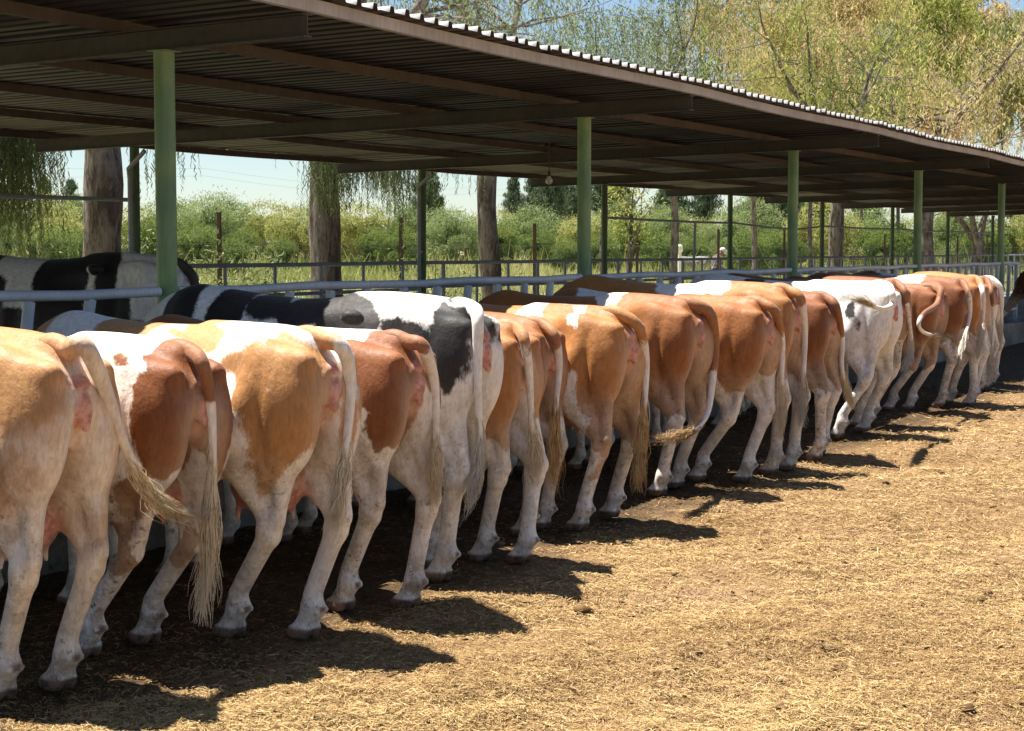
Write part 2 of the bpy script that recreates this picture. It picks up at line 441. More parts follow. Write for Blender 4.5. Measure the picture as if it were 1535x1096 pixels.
def roof_sheet():
    pitch = .18; prof = [(0,0),(.108,0),(.120,.040),(.158,.040),(.170,0)]
    nb = int((RX1-RX0)/pitch); rng = np.random.default_rng(9)
    ys = np.linspace(YE-.09, YE2+.1, 26)
    xs = []; zs = []
    for i in range(nb):
        for a, b in prof: xs.append(RX0+i*pitch+a); zs.append(b)
    xs = np.array(xs); zs = np.array(zs)
    g = np.zeros((len(ys), len(xs), 3)); 
    rib = np.repeat(rng.normal(0, .006, nb), 5); ov = np.repeat(rng.normal(0, .004, nb//5+1), 25)[:len(xs)]
    for j, y in enumerate(ys):
        g[j,:,0] = xs; g[j,:,1] = y + (rib*0+ov*3 if j == 0 else 0)
        g[j,:,2] = beam_z(y)+.137+.075+.010 + zs + .004*np.sin(xs*1.05) - .010*np.abs(np.sin((xs-U0)*math.pi/BAY)) + (rib*.8 if j < 2 else rib*.4)
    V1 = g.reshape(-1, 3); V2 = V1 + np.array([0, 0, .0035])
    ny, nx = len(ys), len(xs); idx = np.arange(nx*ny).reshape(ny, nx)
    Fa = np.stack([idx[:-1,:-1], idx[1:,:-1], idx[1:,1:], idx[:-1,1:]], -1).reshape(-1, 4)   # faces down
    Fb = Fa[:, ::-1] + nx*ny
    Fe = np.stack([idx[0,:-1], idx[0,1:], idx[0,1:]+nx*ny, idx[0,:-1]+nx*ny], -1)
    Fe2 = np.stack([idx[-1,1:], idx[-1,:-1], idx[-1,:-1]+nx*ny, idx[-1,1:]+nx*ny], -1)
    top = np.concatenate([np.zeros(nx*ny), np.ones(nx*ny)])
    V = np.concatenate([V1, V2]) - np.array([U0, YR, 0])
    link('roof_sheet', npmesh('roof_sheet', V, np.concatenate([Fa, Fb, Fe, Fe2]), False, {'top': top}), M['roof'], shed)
roof_sheet()

def bulb(px, py, D, label):
    p = onD(px, py, D); o = empty('light_bulb', p); tag(o, label, 'light bulb', 'bare bulbs under the shed roof')
    zt = beam_z(p.y) + .1 - p.z
    m = MB(); m.tube([(0,0,zt), (.008,.004,zt*.5), (0,0,.095)], .006, 6); m.build('cable', M['flex'], o)
    m = MB(); m.tube([(0,0,.105),(0,0,.06),(0,0,.045)], [.016,.022,.022], 12); m.build('socket', M['flex'], o)
    m = MB(); pr = [(0,-.052),(.022,-.047),(.037,-.033),(.043,-.013),(.038,.008),(.026,.026),(.019,.044)]
    m.tube([(0,0,b) for a, b in pr], [max(a, .002) for a, b in pr], 16); m.build('glass', M['bulb'], o)
bulb(823, 270, 9.0, 'bare dusty light bulb on a cable left of the second front post')
bulb(1196, 316, 10.2, 'bare light bulb on a cable right of the third front post')

# ------------------------------------------------------------------ feed rail, back railing, wire fence
names_bay = ['at the left edge of the photo', 'between the first and second front posts', 'between the second and third front posts',
             'between the third and fourth front posts', 'between the fourth and fifth front posts', 'beyond the fifth front post']
RAILH = 1.39
for b in range(-1, 4):
    x0 = U0+BAY*b+.085; x1 = U0+BAY*(b+1)-.085
    if b == 3: x1 = U0+BAY*4+1.45
    L = x1-x0; f = empty('feed_barrier', (x0, YR, 0)); tag(f, 'pale blue painted feed barrier of steel pipe ' + names_bay[b+1], 'barrier', 'feed barriers along the trough')
    m = MB(); m.tube([(x*L/8, 0, RAILH - .008*math.sin(x*2.1+b)) for x in range(9)], .031, 14); m.build('top_rail', M['rail'], f)
    m = MB(); m.tube([(0,0,.50),(L,0,.50)], .028, 10); m.build('bottom_rail', M['rail'], f)
    ns = int(L/.5)
    rr = random.Random(b)
    for k in range(ns):
        xx = .22+k*.5; le = .20 if k % 2 == 0 else .14
        m = MB(); m.tube([(xx-le, 0, .5), (xx, 0, RAILH-.035)], .034, 10); m.build('strut', M['rail'], f)
    if b == 3:
        m = MB(); m.tube([(L,0,-.05),(L,0,RAILH+.02)], .035, 10); m.build('end_post', M['rail'], f)
for b in range(0, 9):
    x0 = U0+BAY*b+.07; x1 = U0+BAY*(b+1)-.07; L = x1-x0
    f = empty('back_railing', (x0, YB, 0))
    tag(f, 'grey steel pipe railing between back posts of the shed, ' + ['left of the first back post', 'right of the first back post', 'right of the second back post', 'right of the third back post',
        'right of the fourth back post', 'right of the fifth back post', 'right of the sixth back post', 'right of the seventh back post', 'farthest at the right'][b], 'railing', 'railings along the back of the shed')
    m = MB(); m.tube([(0,0,1.465),(L/2,0,1.46),(L,0,1.465)], .026, 8); m.build('top_rail', M['grey_steel'], f)
    m = MB(); m.tube([(0,0,1.13-.03*(b%2)),(L,0,1.10)], .024, 8); m.build('middle_rail', M['grey_steel'], f)
    m = MB(); m.tube([(0,0,.55),(L,0,.55)], .024, 8); m.build('bottom_rail', M['grey_steel'], f)
    for k in range(6):
        m = MB(); m.tube([(.5+k*.98,0,.06),(.5+k*.98,0,1.44)], .022 if k % 3 else .03, 8); m.build('baluster', M['grey_steel'], f)
    if b in (0, 3, 4, 5, 6, 7):
        sg = .10 if b == 4 else .02
        m = MB(); m.tube([(0,0,2.19),(L*.35,0,2.19-sg*.7),(L*.7,0,2.19-sg),(L,0,2.18)], .022, 8); m.build('upper_rail', M['grey_steel'], f)
    if b == 3:
        m = MB(); m.tube([(3.9,0,.06),(4.05,0,2.17)], .028, 8); m.build('upright', M['grey_steel'], f)
# drain pipe by the first back post
for (px, py, ztop, lab) in ((196, 222, 2.62, 'first'), (628, 252, 2.62, 'second')):
    p = onD(px, 374, YB-.12); o = empty('drain_pipe', (p.x, p.y, 0)); tag(o, 'thin grey pipe running up beside the %s back post' % lab, 'pipe', 'pipes beside the back posts')
    m = MB(); m.tube([(0,0,.06),(0,0,2.4),(-.02,0,2.5),(-.05,-.25,2.68)], .024, 10); m.build('pipe', M['grey_steel'], o)
    m = MB(); m.box((-.04,-.035,1.6),(.04,.09,1.63)); m.build('bracket', M['grey_steel'], o)

def wire_fence():
    YF, L = 18.4, 6.0
    # posts found in the photograph
    p0 = onD(329, 380, YF).x
    f = empty('wire_fence', (p0-18, YF, 0)); tag(f, 'chain link fence on thin rusty posts behind the shed', 'fence')
    for i in range(20):
        m = MB(); x = i*L; le = .03*math.sin(i*2.2)
        m.box((x-.03,-.03,-.1),(x+.03,.03,2.27+.04*math.sin(i*5)))
        m.build('fence_post', M['rusty'], f)
    V = []; F = []; n = 0; s = .09; h = 1.75; w = .0016
    X1 = 19*L
    def seg(a, b):
        nonlocal n
        V.extend([(a[0]-w,0,a[1]),(a[0]+w,.0,a[1]),(b[0]+w,0,b[1]),(b[0]-w,0,b[1])]); F.append((n,n+1,n+2,n+3)); n += 4
    x = -h
    while x < X1:
        a0, a1 = (x, 0), (x+h, h)
        seg(a0, a1); seg((x+h, 0), (x, h)); x += s
    for z in (.02, .9, 1.75):
        V.extend([(0,0,z-.003),(X1,0,z-.003),(X1,0,z+.003),(0,0,z+.003)]); F.append((n,n+1,n+2,n+3)); n += 4
    V = np.array(V); V[:,1] = .033
    link('wire_mesh', npmesh('wire_mesh', V, np.array(F)), M['grey_steel'], f)
wire_fence()

# ------------------------------------------------------------------ cattle
class Field:
    """signed distance field on a grid, blended primitives, meshed with surface nets"""
    def __init__(s, lo, hi, h):
        s.lo = np.array(lo, np.float32); s.h = h
        s.n = np.ceil((np.array(hi)-s.lo)/h).astype(int)+1
        s.ax = [s.lo[i]+h*np.arange(s.n[i], dtype=np.float32) for i in range(3)]
        s.F = np.full(s.n, .5, np.float32)
    def put(s, fn, lo, hi, k, op='u'):
        m = k + .03 + 2*s.h
        i0 = [max(0, int((lo[i]-m-s.lo[i])/s.h)) for i in range(3)]; i1 = [min(s.n[i], int((hi[i]+m-s.lo[i])/s.h)+2) for i in range(3)]
        if any(a >= b for a, b in zip(i0, i1)): return
        sl = tuple(slice(a, b) for a, b in zip(i0, i1))
        X = s.ax[0][sl[0]][:,None,None]; Y = s.ax[1][sl[1]][None,:,None]; Z = s.ax[2][sl[2]][None,None,:]
        d = fn(X, Y, Z).astype(np.float32); F = s.F[sl]
        if op == 'u':
            hh = np.maximum(k-np.abs(F-d), 0)/k
            s.F[sl] = np.minimum(F, d) - hh*hh*hh*k/6
        else:                                          # carve
            d = -d; hh = np.maximum(k-np.abs(F-d), 0)/k
            s.F[sl] = np.maximum(F, d) + hh*hh*hh*k/6
    def cap(s, a, b, ra, rb, k=.03, op='u'):
        a = np.array(a, np.float32); b = np.array(b, np.float32); ab = b-a; L2 = float(ab@ab)+1e-9
        def fn(X, Y, Z):
            t = np.clip(((X-a[0])*ab[0]+(Y-a[1])*ab[1]+(Z-a[2])*ab[2])/L2, 0, 1)
            return np.sqrt((X-a[0]-t*ab[0])**2+(Y-a[1]-t*ab[1])**2+(Z-a[2]-t*ab[2])**2) - (ra+(rb-ra)*t)
        r = max(ra, rb); s.put(fn, np.minimum(a, b)-r, np.maximum(a, b)+r, k, op)
    def ell(s, c, r, k=.04, tilt=0, op='u'):
        """tilt turns the ellipsoid about x"""
        ct, st = math.cos(tilt), math.sin(tilt)
        def fn(X, Y, Z):
            x = X-c[0]; y = Y-c[1]; z = Z-c[2]
            yy = y*ct+z*st; zz = -y*st+z*ct
            k0 = np.sqrt((x/r[0])**2+(yy/r[1])**2+(zz/r[2])**2); k1 = np.sqrt((x/r[0]**2)**2+(yy/r[1]**2)**2+(zz/r[2]**2)**2)
            return k0*(k0-1)/np.maximum(k1, 1e-5)
        R = max(r[1], r[2]) if tilt else None
        rr = (r[0], R or r[1], R or r[2]); c = np.array(c)
        s.put(fn, c-rr, c+rr, k, op)
    def mesh(s):
        F = s.F; n = s.n; ins = F < 0
        nx, ny, nz = n-1
        cor = [(i,j,k) for i in (0,1) for j in (0,1) for k in (0,1)]
        cnt = sum(ins[i:i+nx, j:j+ny, k:k+nz].astype(np.int8) for i,j,k in cor)
        act = (cnt > 0) & (cnt < 8)
        idx = np.full(act.shape, -1, np.int32); ci = np.argwhere(act); idx[act] = np.arange(len(ci))
        P = np.zeros((len(ci), 3)); w = np.zeros(len(ci))
        g = {c: F[ci[:,0]+c[0], ci[:,1]+c[1], ci[:,2]+c[2]] for c in cor}
        for c in cor:
            for a in range(3):
                if c[a]: continue
                e = list(c); e[a] = 1; e = tuple(e)
                f0, f1 = g[c], g[e]; m = (f0 < 0) != (f1 < 0)
                t = np.where(m, f0/np.where(m, f0-f1, 1), 0)
                q = np.array(c, float)[None] + np.zeros((len(ci), 3)); q[:,a] = t
                P += q*m[:,None]; w += m
        V = (P/w[:,None]+ci)*s.h + s.lo
        Q = []
        for a in range(3):
            b, c = (a+1) % 3, (a+2) % 3
            sh = [slice(None)]*3; sh2 = [slice(None)]*3
            sh[a] = slice(0, n[a]-1); sh2[a] = slice(1, n[a])
            for ax in (b, c): sh[ax] = slice(1, n[ax]-1); sh2[ax] = slice(1, n[ax]-1)
            A = ins[tuple(sh)]; B = ins[tuple(sh2)]
            for (m, flip) in ((A & ~B, False), (~A & B, True)):
                e = np.argwhere(m)
                if not len(e): continue
                e = e.copy(); e[:,b] += 1; e[:,c] += 1
                def cell(db, dc):
                    q = e.copy(); q[:,b] -= db; q[:,c] -= dc; return idx[q[:,0], q[:,1], q[:,2]]
                q = np.stack([cell(1,1), cell(0,1), cell(0,0), cell(1,0)], 1)
                Q.append(q[:, ::-1] if flip else q)
        Q = np.concatenate(Q); Q = Q[(Q >= 0).all(1)]
        # one light smoothing pass
        for lam in (.5, .35):
            acc = np.zeros_like(V); cn = np.zeros(len(V))
            for i in range(4):
                a, b = Q[:,i], Q[:,(i+1) % 4]
                np.add.at(acc, a, V[b]); np.add.at(cn, a, 1); np.add.at(acc, b, V[a]); np.add.at(cn, b, 1)
            V = V + lam*(acc/np.maximum(cn, 1)[:,None]-V)
        return V, Q

def spline(pts, n):
    P = np.array(pts, float)
    seg = np.r_[0, np.cumsum(np.linalg.norm(np.diff(P, axis=0), axis=1))]
    P2 = np.vstack([2*P[0]-P[1], P, 2*P[-1]-P[-2]]); out = []
    for s in np.linspace(0, seg[-1]-1e-6, n):
        i = int(np.searchsorted(seg, s, side='right')-1); i = min(i, len(P)-2); t = (s-seg[i])/(seg[i+1]-seg[i])
        a, b, c, d = P2[i:i+4]
        out.append(.5*((2*b)+(c-a)*t+(2*a-5*b+4*c-d)*t*t+(-a+3*b-3*c+d)*t**3))
    return np.array(out)

def sm(x, a, b):
    t = np.clip((x-a)/(b-a), 0, 1); return t*t*(3-2*t)

def cow_material(name, coat, coat2, white=(.87,.81,.74), soft=.012, wob=.055, dirt=.5, speck=0.):
    t = NT(name); p = t.coord('Object'); rnd = t.n('ShaderNodeObjectInfo').outputs['Random']
    q = t.mapping(p, (1,1,1), loc=t.mix(1, (0,0,0), t.n('ShaderNodeObjectInfo').outputs['Random'], 'ADD'))
    pp = t.n('ShaderNodeVectorMath', operation='ADD'); t.l(p, pp.inputs[0])
    cm = t.n('ShaderNodeCombineXYZ')
    for i in range(3): t.l(t.math('MULTIPLY', rnd, 37.0+i*11), cm.inputs[i])
    t.l(cm.outputs[0], pp.inputs[1]); q = pp.outputs[0]
    n1 = t.noise(q, 5.0, 4, .6); n2 = t.noise(q, 22, 5, .65); n3 = t.noise(q, 2.0, 3)
    hair = t.noise(t.mapping(q, (160, 60, 30)), 1, 3, .6); hair2 = t.noise(t.mapping(q, (60, 30, 14)), 1, 3, .6)
    f = t.math('ADD', t.attr('coat'), t.math('MULTIPLY', t.math('SUBTRACT', n1, .5), wob*3.2))
    f = t.math('ADD', f, t.math('MULTIPLY', t.math('SUBTRACT', n3, .5), wob*2.5))
    f = t.math('ADD', f, t.math('MULTIPLY', t.math('SUBTRACT', n2, .5), wob*.35))
    if speck:
        sp = t.noise(q, 34, 3, .6)
        f = t.math('ADD', f, t.math('MULTIPLY', t.ramp(sp, .52, .62), speck))
    f = t.math('ADD', f, t.math('MULTIPLY', t.math('SUBTRACT', hair, .5), .03))
    k = t.ramp(f, -soft, soft)
    c = t.mix(t.ramp(n3, .35, .65), coat, coat2)
    c = t.mix(t.ramp(n1, .4, .75, 0, .35), c, tuple(x*.62 for x in coat))
    cream = tuple(min(1, a*.35+b*.65) for a, b in zip(coat, (.66,.53,.40)))
    c = t.mix(t.math('MULTIPLY', t.attr('cream'), t.ramp(n1, .2, .6, .75, 1)), c, cream)
    w = t.mix(t.ramp(n2, .35, .7, 0, .5), white, tuple(x*y for x, y in zip(white, (.88,.82,.74))))
    c = t.mix(k, w, c)
    # dust and dried mud on thighs, hocks and feet
    d = t.math('MULTIPLY', t.attr('dirt'), t.ramp(t.noise(q, 9, 6, .75), .43, .60))
    c = t.mix(t.math('MULTIPLY', d, dirt), c, (.24,.15,.085))
    d2 = t.math('MULTIPLY', t.attr('dirt'), t.ramp(t.noise(q, 30, 4, .7), .57, .66))
    c = t.mix(t.math('MULTIPLY', d2, dirt*1.3, clamp=True), c, (.075,.042,.025))
    c = t.mix(t.ramp(hair2, .35, .7, 0, .30), c, (.45,.36,.30), 'MULTIPLY')
    c = t.mix(t.ramp(hair, .4, .7, 0, .25), c, (.55,.45,.38), 'MULTIPLY')
    dd = t.math('MULTIPLY', t.ramp(t.noise(q, 6.5, 8, .8), .56, .66), t.ramp(t.attr('dirt'), 0, .3, .25, 1))
    c = t.mix(t.math('MULTIPLY', dd, dirt*.7), c, (.16,.095,.05))
    pk = t.math('MULTIPLY', t.attr('pink'), t.ramp(n2, .2, .6, .8, 1))
    c = t.mix(pk, c, t.mix(t.ramp(n2, .4, .6), (.62,.30,.23), (.42,.17,.13)))
    c = t.mix(t.attr('hoof'), c, t.mix(t.ramp(n2, .4, .65), (.22,.13,.085), (.07,.042,.03)))
    c = t.mix(t.attr('dark'), c, (.02,.014,.012))
    h = t.math('ADD', t.math('MULTIPLY', hair, .35), t.math('ADD', t.math('MULTIPLY', hair2, .5), t.math('MULTIPLY', n2, .8)))
    nb = t.bump(n3, .35, .05); nb = t.bump(n1, .22, .02, nb); nb = t.bump(h, .5, .008, nb)
    t.b.inputs['Sheen Weight'].default_value = .12; t.b.inputs['Sheen Roughness'].default_value = .4
    return t.fin(c, t.ramp(n2, .3, .7, .52, .68), nb, spec=.28)
BR, TAN = (.30,.102,.029), (.48,.205,.058)
CM = {
 'tan': cow_material('tan_and_white_coat', TAN, (.40,.165,.052)),
 'pale': cow_material('pale_tan_coat', (.53,.275,.105), (.46,.22,.08), soft=.07, wob=.08, white=(.80,.71,.60)),
 'gold': cow_material('golden_tan_and_white_coat', (.54,.275,.105), (.46,.22,.075), soft=.014, wob=.035),
 'brownw': cow_material('chestnut_and_white_coat', BR, (.22,.072,.022), wob=.035, dirt=.65, soft=.009),
 'brown': cow_material('red_brown_and_white_coat', BR, (.22,.072,.022), wob=.075, dirt=.65),
 'tanb': cow_material('orange_brown_and_white_coat', (.38,.148,.042), (.30,.105,.028)),
 'black': cow_material('black_and_white_coat', (.018,.016,.016), (.030,.024,.022), white=(.86,.83,.79), wob=.025, dirt=.4),
 'roan': cow_material('brown_and_speckled_coat', BR, (.24,.08,.026), speck=.22, wob=.08),
 'dark': cow_material('dark_red_coat', (.10,.030,.012), (.07,.02,.009)),
 'grey': cow_material('grey_coat', (.30,.29,.27), (.22,.21,.20)),
}
def hair_mat(name, a, b, c):
    t = NT(name); s = t.attr('tint'); p = t.coord('Object')
    col = t.mix(s, a, b); col = t.mix(t.ramp(t.noise(p, 12, 4), .5, .7, 0, .7), col, c)
    return t.fin(col, .5, spec=.5)
HAIR = {'blond': hair_mat('blond_tail_hair', (.66,.52,.32), (.80,.70,.52), (.48,.30,.13)),
        'amber': hair_mat('amber_tail_hair', (.52,.29,.10), (.74,.52,.25), (.26,.12,.04)),
        'white': hair_mat('white_tail_hair', (.64,.55,.42), (.72,.64,.52), (.45,.32,.18))}
t = NT('wet_eye'); M['eye'] = t.fin((.012,.008,.006), .12, spec=.7)

YK = np.array([-.06,.0,.10,.25,.42,.55,.75,1.0,1.3,1.55,1.75,1.95,2.08])
ZT = np.array([1.22,1.30,1.355,1.385,1.395,1.398,1.385,1.375,1.385,1.41,1.43,1.37,1.28])
ZB = np.array([1.10,1.00,.92,.84,.76,.71,.66,.60,.585,.60,.64,.74,.88])
WK = np.array([.04,.11,.175,.215,.25,.27,.285,.325,.33,.285,.235,.185,.10])
def trunk(F, fat, belly):
    ys = F.ax[1]; yy = np.linspace(-.2, 2.3, 400)
    def cv(v):
        q = np.interp(yy, YK, v); kk = np.hanning(25); kk /= kk.sum()
        q = np.convolve(np.pad(q, 12, 'edge'), kk, 'valid'); return np.interp(ys, yy, q)
    zt, zb, w = cv(ZT), cv(ZB) - belly*sm(ys, .45, 1.0)*(1-sm(ys, 1.4, 1.9)), cv(WK)
    w = w*(1+(fat-1)*sm(ys, .3, 1.0))
    zc = (zt+zb)/2; hh = (zt-zb)/2
    def fn(X, Y, Z):
        c, h, ww = zc[None,:,None], hh[None,:,None], w[None,:,None]
        r = (Z-c)/h
        we = ww*(1-.16*np.clip(r, -1, 1)-.10*np.clip(r, 0, 1)**2)
        q = ((np.abs(X)/we)**2.3+np.abs(r)**2.3)**(1/2.3)
        d = (q-1)*np.minimum(ww, h)*.9
        return np.maximum(np.maximum(d, -.07-Y), Y-2.09)
    n = F.n; hi = F.lo+F.h*(n-1)
    F.put(fn, F.lo, hi, .02)

# outlines of coat patches on the left flank and rump, in metres of hide (along, up)
POLY = {
 'c3': [
  ('b', [(0.871,1.389),(0.782,1.389),(0.869,1.499),(0.884,1.487),(0.696,1.495),(0.771,1.468),(0.688,1.502),(0.517,1.516),(0.581,1.502),(0.632,1.461),(0.518,1.383),(0.492,1.281),(0.512,1.265),(0.556,1.279),(0.727,1.338),(0.795,1.347)]),
  ('b', [(0.234,1.309),(0.2,1.339),(0.169,1.3),(0.138,1.311),(0.146,1.394),(0.062,1.43),(-0.04,1.382),(-0.104,1.334),(-0.148,1.259),(-0.159,1.152),(-0.168,1.041),(-0.105,0.956),(-0.072,0.902),(0.059,0.8),(0.102,0.767),(0.163,0.68),(0.209,0.68),(0.186,0.779),(0.203,0.802),(0.14,0.846),(0.175,0.852),(0.158,0.923),(0.17,0.985),(0.169,1.046),(0.188,1.046),(0.221,1.075),(0.223,1.15),(0.277,1.222),(0.378,1.237),(0.286,1.268),(0.228,1.271)]),
  ('w', [(0.133,1.124),(0.123,1.155),(0.103,1.141),(0.11,1.118)]),
  ('w', [(0.012,1.297),(0,1.334),(-0.027,1.284)]),
  ('b', [(-0.29,1.356),(-0.332,1.322),(-0.362,1.19),(-0.362,0.983),(-0.329,0.873),(-0.301,0.889)]),
 ],
 'c2': [
  ('b', [(0.121,1.249),(0.067,1.256),(0.07,1.309),(0.042,1.324),(0.091,1.329),(0.05,1.445),(-0.024,1.467),(-0.136,1.433),(-0.259,1.385),(-0.344,1.35),(-0.383,1.157),(-0.388,0.993),(-0.326,0.807),(-0.282,0.785),(-0.245,0.92),(-0.146,0.966),(-0.105,0.886),(-0.017,0.838),(0.088,0.873),(0.102,0.995),(0.093,1.133),(0.116,1.206)]),
  ('b', [(0.22,1.317),(0.185,1.315),(0.179,1.294),(0.199,1.299)]),
  ('b', [(0.187,0.787),(0.106,0.846),(0.085,0.718),(0.148,0.67),(0.207,0.675)]),
  ('b', [(0.25,0.526),(0.271,0.6),(0.211,0.605),(0.183,0.446),(0.25,0.403),(0.301,0.43)]),
  ('b', [(0.081,0.582),(-0.039,0.53),(0.132,0.443)]),
 ],
 'c4': [
  ('b', [(0.237,1.338),(0.154,1.354),(0.184,1.446),(-0.01,1.454),(-0.136,1.451),(-0.288,1.377),(-0.351,1.278),(-0.373,1.122),(-0.333,1.105),(-0.224,1.268),(-0.173,1.181),(-0.231,1.112),(-0.238,1.022),(-0.182,0.918),(-0.064,0.846),(-0.016,0.908),(0.03,0.975),(0.034,1.088),(0.063,1.088),(0.072,1.048),(0.112,1.071),(0.146,1.141),(0.13,1.206),(0.173,1.229)]),
  ('b', [(0.062,0.974),(0.007,0.958),(-0.028,0.874),(0.018,0.866),(0.04,0.837),(0.074,0.917)]),
 ],
 'c5': [
  ('b', [(0.078,1.41),(-0.071,1.365),(-0.121,1.36),(-0.165,1.313),(-0.155,1.254),(-0.109,1.248),(-0.108,1.288),(-0.079,1.248),(-0.05,1.156),(0.001,1.059),(0.069,0.96),(0.098,0.993),(0.13,1.099),(0.151,1.188),(0.142,1.244),(0.103,1.269),(0.102,1.317)]),
  ('b', [(0.412,1.275),(0.32,1.277),(0.245,1.255),(0.2,1.256),(0.152,1.212),(0.148,1.155),(0.23,1.21),(0.401,1.229)]),
  ('b', [(0.809,1.398),(0.823,1.496),(0.743,1.509),(0.622,1.459),(0.555,1.382),(0.417,1.254),(0.466,1.228),(0.821,1.235),(0.811,1.336),(0.772,1.278)]),
  ('b', [(1.288,1.327),(1.305,1.401),(1.256,1.51),(1.164,1.507),(1.127,1.483),(1.07,1.343),(1.053,1.313),(1.203,1.284)]),
  ('b', [(1.067,1.343),(0.969,1.505),(0.844,1.487),(0.839,1.273),(1.017,1.253)]),
 ],
 'c8': [
  ('w', [(0.613,1.526),(0.238,1.516),(0.18,1.242),(0.283,1.301),(0.415,1.495)]),
  ('w', [(0.257,0.942),(0.203,0.951),(0.218,0.832),(0.174,0.736),(0.136,0.696),(0.145,0.58),(0.109,0.516),(-0,0.468),(0.296,0.174),(0.147,0.016),(0.208,0.002),(0.156,0.262),(0.139,0.428),(0.297,0.577),(0.372,0.651),(0.273,0.801)]),
 ],
}

def hide_uv(x, y, z):
    rw = 1-sm(y, .02, .30); w_ = y-np.maximum(x+.18, -.05)*rw; tw = sm(z, 1.15, 1.33)*(1-rw*.5)
    return w_, z+.7*np.maximum(x+.16, 0)*tw
def poly_sd(px, py, P):
    """signed distance to a polygon, negative inside"""
    d = np.full(len(px), 9.); ins = np.zeros(len(px), bool); n = len(P)
    for i in range(n):
        ax, ay = P[i]; bx, by = P[(i+1) % n]; ex, ey = bx-ax, by-ay
        t = np.clip(((px-ax)*ex+(py-ay)*ey)/(ex*ex+ey*ey+1e-9), 0, 1)
        d = np.minimum(d, np.hypot(px-ax-t*ex, py-ay-t*ey))
        c = ((ay > py) != (by > py)) & (px < ex*(py-ay)/(ey if abs(ey) > 1e-9 else 1e-9)+ax); ins ^= c
    return np.where(ins, -d, d)
def cow_mesh(c):
    """c: pose and coat of one animal; returns verts, quads, attributes. +y is where it looks, z up, origin under its tail"""
    h = c.get('res', .015)
    F = Field((-.46, -.26, -.01), (.46, 2.95, 1.60), h)
    fat, belly = c.get('fat', 1.), c.get('belly', 0.)
    trunk(F, fat, belly)
    F.cap((0,.07,1.325), (0,.7,1.352), .048, .04, .10)
    for s, hoof in ((-1, c['hl']), (1, c['hr'])):
        hx, hy, hz = hoof
        F.ell((s*.268, .55, 1.285), (.042,.07,.042), .07)          # hook bone
        F.cap((s*.115,-.02,1.25), (s*.15,.2,1.265), .042, .055, .06)     # pin bone
        F.ell((s*.158, .25, 1.02), (.138,.27,.34), .09, -.12)          # thigh
        F.ell((s*.120, .06, 1.03), (.100,.135,.26), .07, .10)         # buttock
        F.ell((s*.225, .50, .87), (.07,.15,.17), .10)                  # stifle
        kx = s*.165*.55+hx*.45; ky = -.045+.50*(hy-.05); kz = .545+hz*.4
        F.cap((s*.175,.31,.90), (kx, ky+.055, kz+.05), .160, .050, .06)      # gaskin
        F.cap((s*.135,.07,.95), (kx, ky-.030, kz+.01), .070, .027, .05)       # tendon down to the point of the hock
        F.ell((kx, ky+.022, kz-.02), (.049,.060,.085), .035); F.ell((kx, ky-.028, kz+.02), (.030,.030,.045), .03)
        F.ell((kx+s*.035, ky+.03, kz-.02), (.022,.03,.035), .03)
        fx, fy, fz = hx, hy-.045, .155+hz
        F.cap((kx, ky+.035, kz-.06), (fx, fy+.005, fz+.05), .046, .039, .05)
        F.cap((kx, ky+.018, kz-.05), (fx, fy-.020, fz+.05), .028, .026, .03)
        F.ell((fx, fy, fz-.005), (.054,.056,.052), .04)
        F.cap((fx, fy+.005, fz-.03), (hx, hy-.0, .065+hz), .046, .050, .04)
        for e in (-1, 1):
            F.ell((hx+e*.033, hy+.018, .028+hz), (.031,.066,.044), .008)
            F.ell((hx+e*.030, hy-.028, .050+hz), (.024,.030,.028), .012)
            F.ell((fx+e*.027, fy-.052, fz-.018), (.015,.017,.019), .008)
        # fore leg
        fxx = s*.155; fyy = 1.62 + s*c.get('fs', .05)
        F.ell((s*.17, 1.62, .92), (.10,.17,.27), .10)
        F.cap((s*.165, 1.58, .80), (fxx, fyy, .45), .085, .05, .05)
        F.ell((fxx, fyy+.005, .42), (.048,.05,.06), .03)
        F.cap((fxx, fyy, .40), (fxx, fyy-.01, .16), .037, .036, .04)
        F.ell((fxx, fyy-.01, .13), (.045,.05,.045), .03)
        F.cap((fxx, fyy-.01, .12), (fxx, fyy+.04, .06), .036, .045, .03)
        for e in (-1, 1): F.ell((fxx+e*.026, fyy+.055, .030), (.028,.055,.040), .012)
    # flank fold, between the legs, tail groove
    F.ell((0,.10,.80), (.045,.28,.16), .05, 0, 'c')
    F.ell((0,-.10,1.02), (.022,.06,.17), .06, 0, 'c')
    F.ell((-.30,.78,1.20), (.075,.13,.09), .12, 0, 'c'); F.ell((.30,.78,1.20), (.075,.13,.09), .12, 0, 'c')
    ud = c.get('udder', 0)
    if ud:
        F.ell((0,.36,.73-.03*ud), (.11+.035*ud,.18,.10+.03*ud), .05)
        for sx in (-1, 1):
            for yy in (.30, .46): F.cap((sx*(.055+.02*ud), yy, .66-.045*ud), (sx*(.065+.02*ud), yy, .60-.05*ud), .016, .012, .02)
    # vulva and the folds under the tail
    F.ell((.012,-.055,1.12), (.020,.032,.068), .012); F.ell((-.014,-.055,1.12), (.020,.032,.066), .012); F.ell((0,-.07,1.055), (.020,.022,.030), .012)
    F.ell((0,-.055,1.21), (.026,.02,.022), .02)
    # neck and head
    hd = c.get('head', (0, 2.50, .40)); hp = (hd[0]*.8, hd[1]-.33, hd[2]+.46)
    F.cap((0,1.72,1.16), (hp[0]*.5, 2.02, hp[2]+.17), .215, .15, .12)
    F.cap((hp[0]*.5, 2.02, hp[2]+.17), hp, .15, .115, .08)
    F.cap((0,1.8,.92), (hp[0]*.8, 2.08, hp[2]-.02), .13, .07, .10)
    H0, H1 = np.array(hp), np.array(hd)
    ax_ = (H1-H0)/np.linalg.norm(H1-H0)
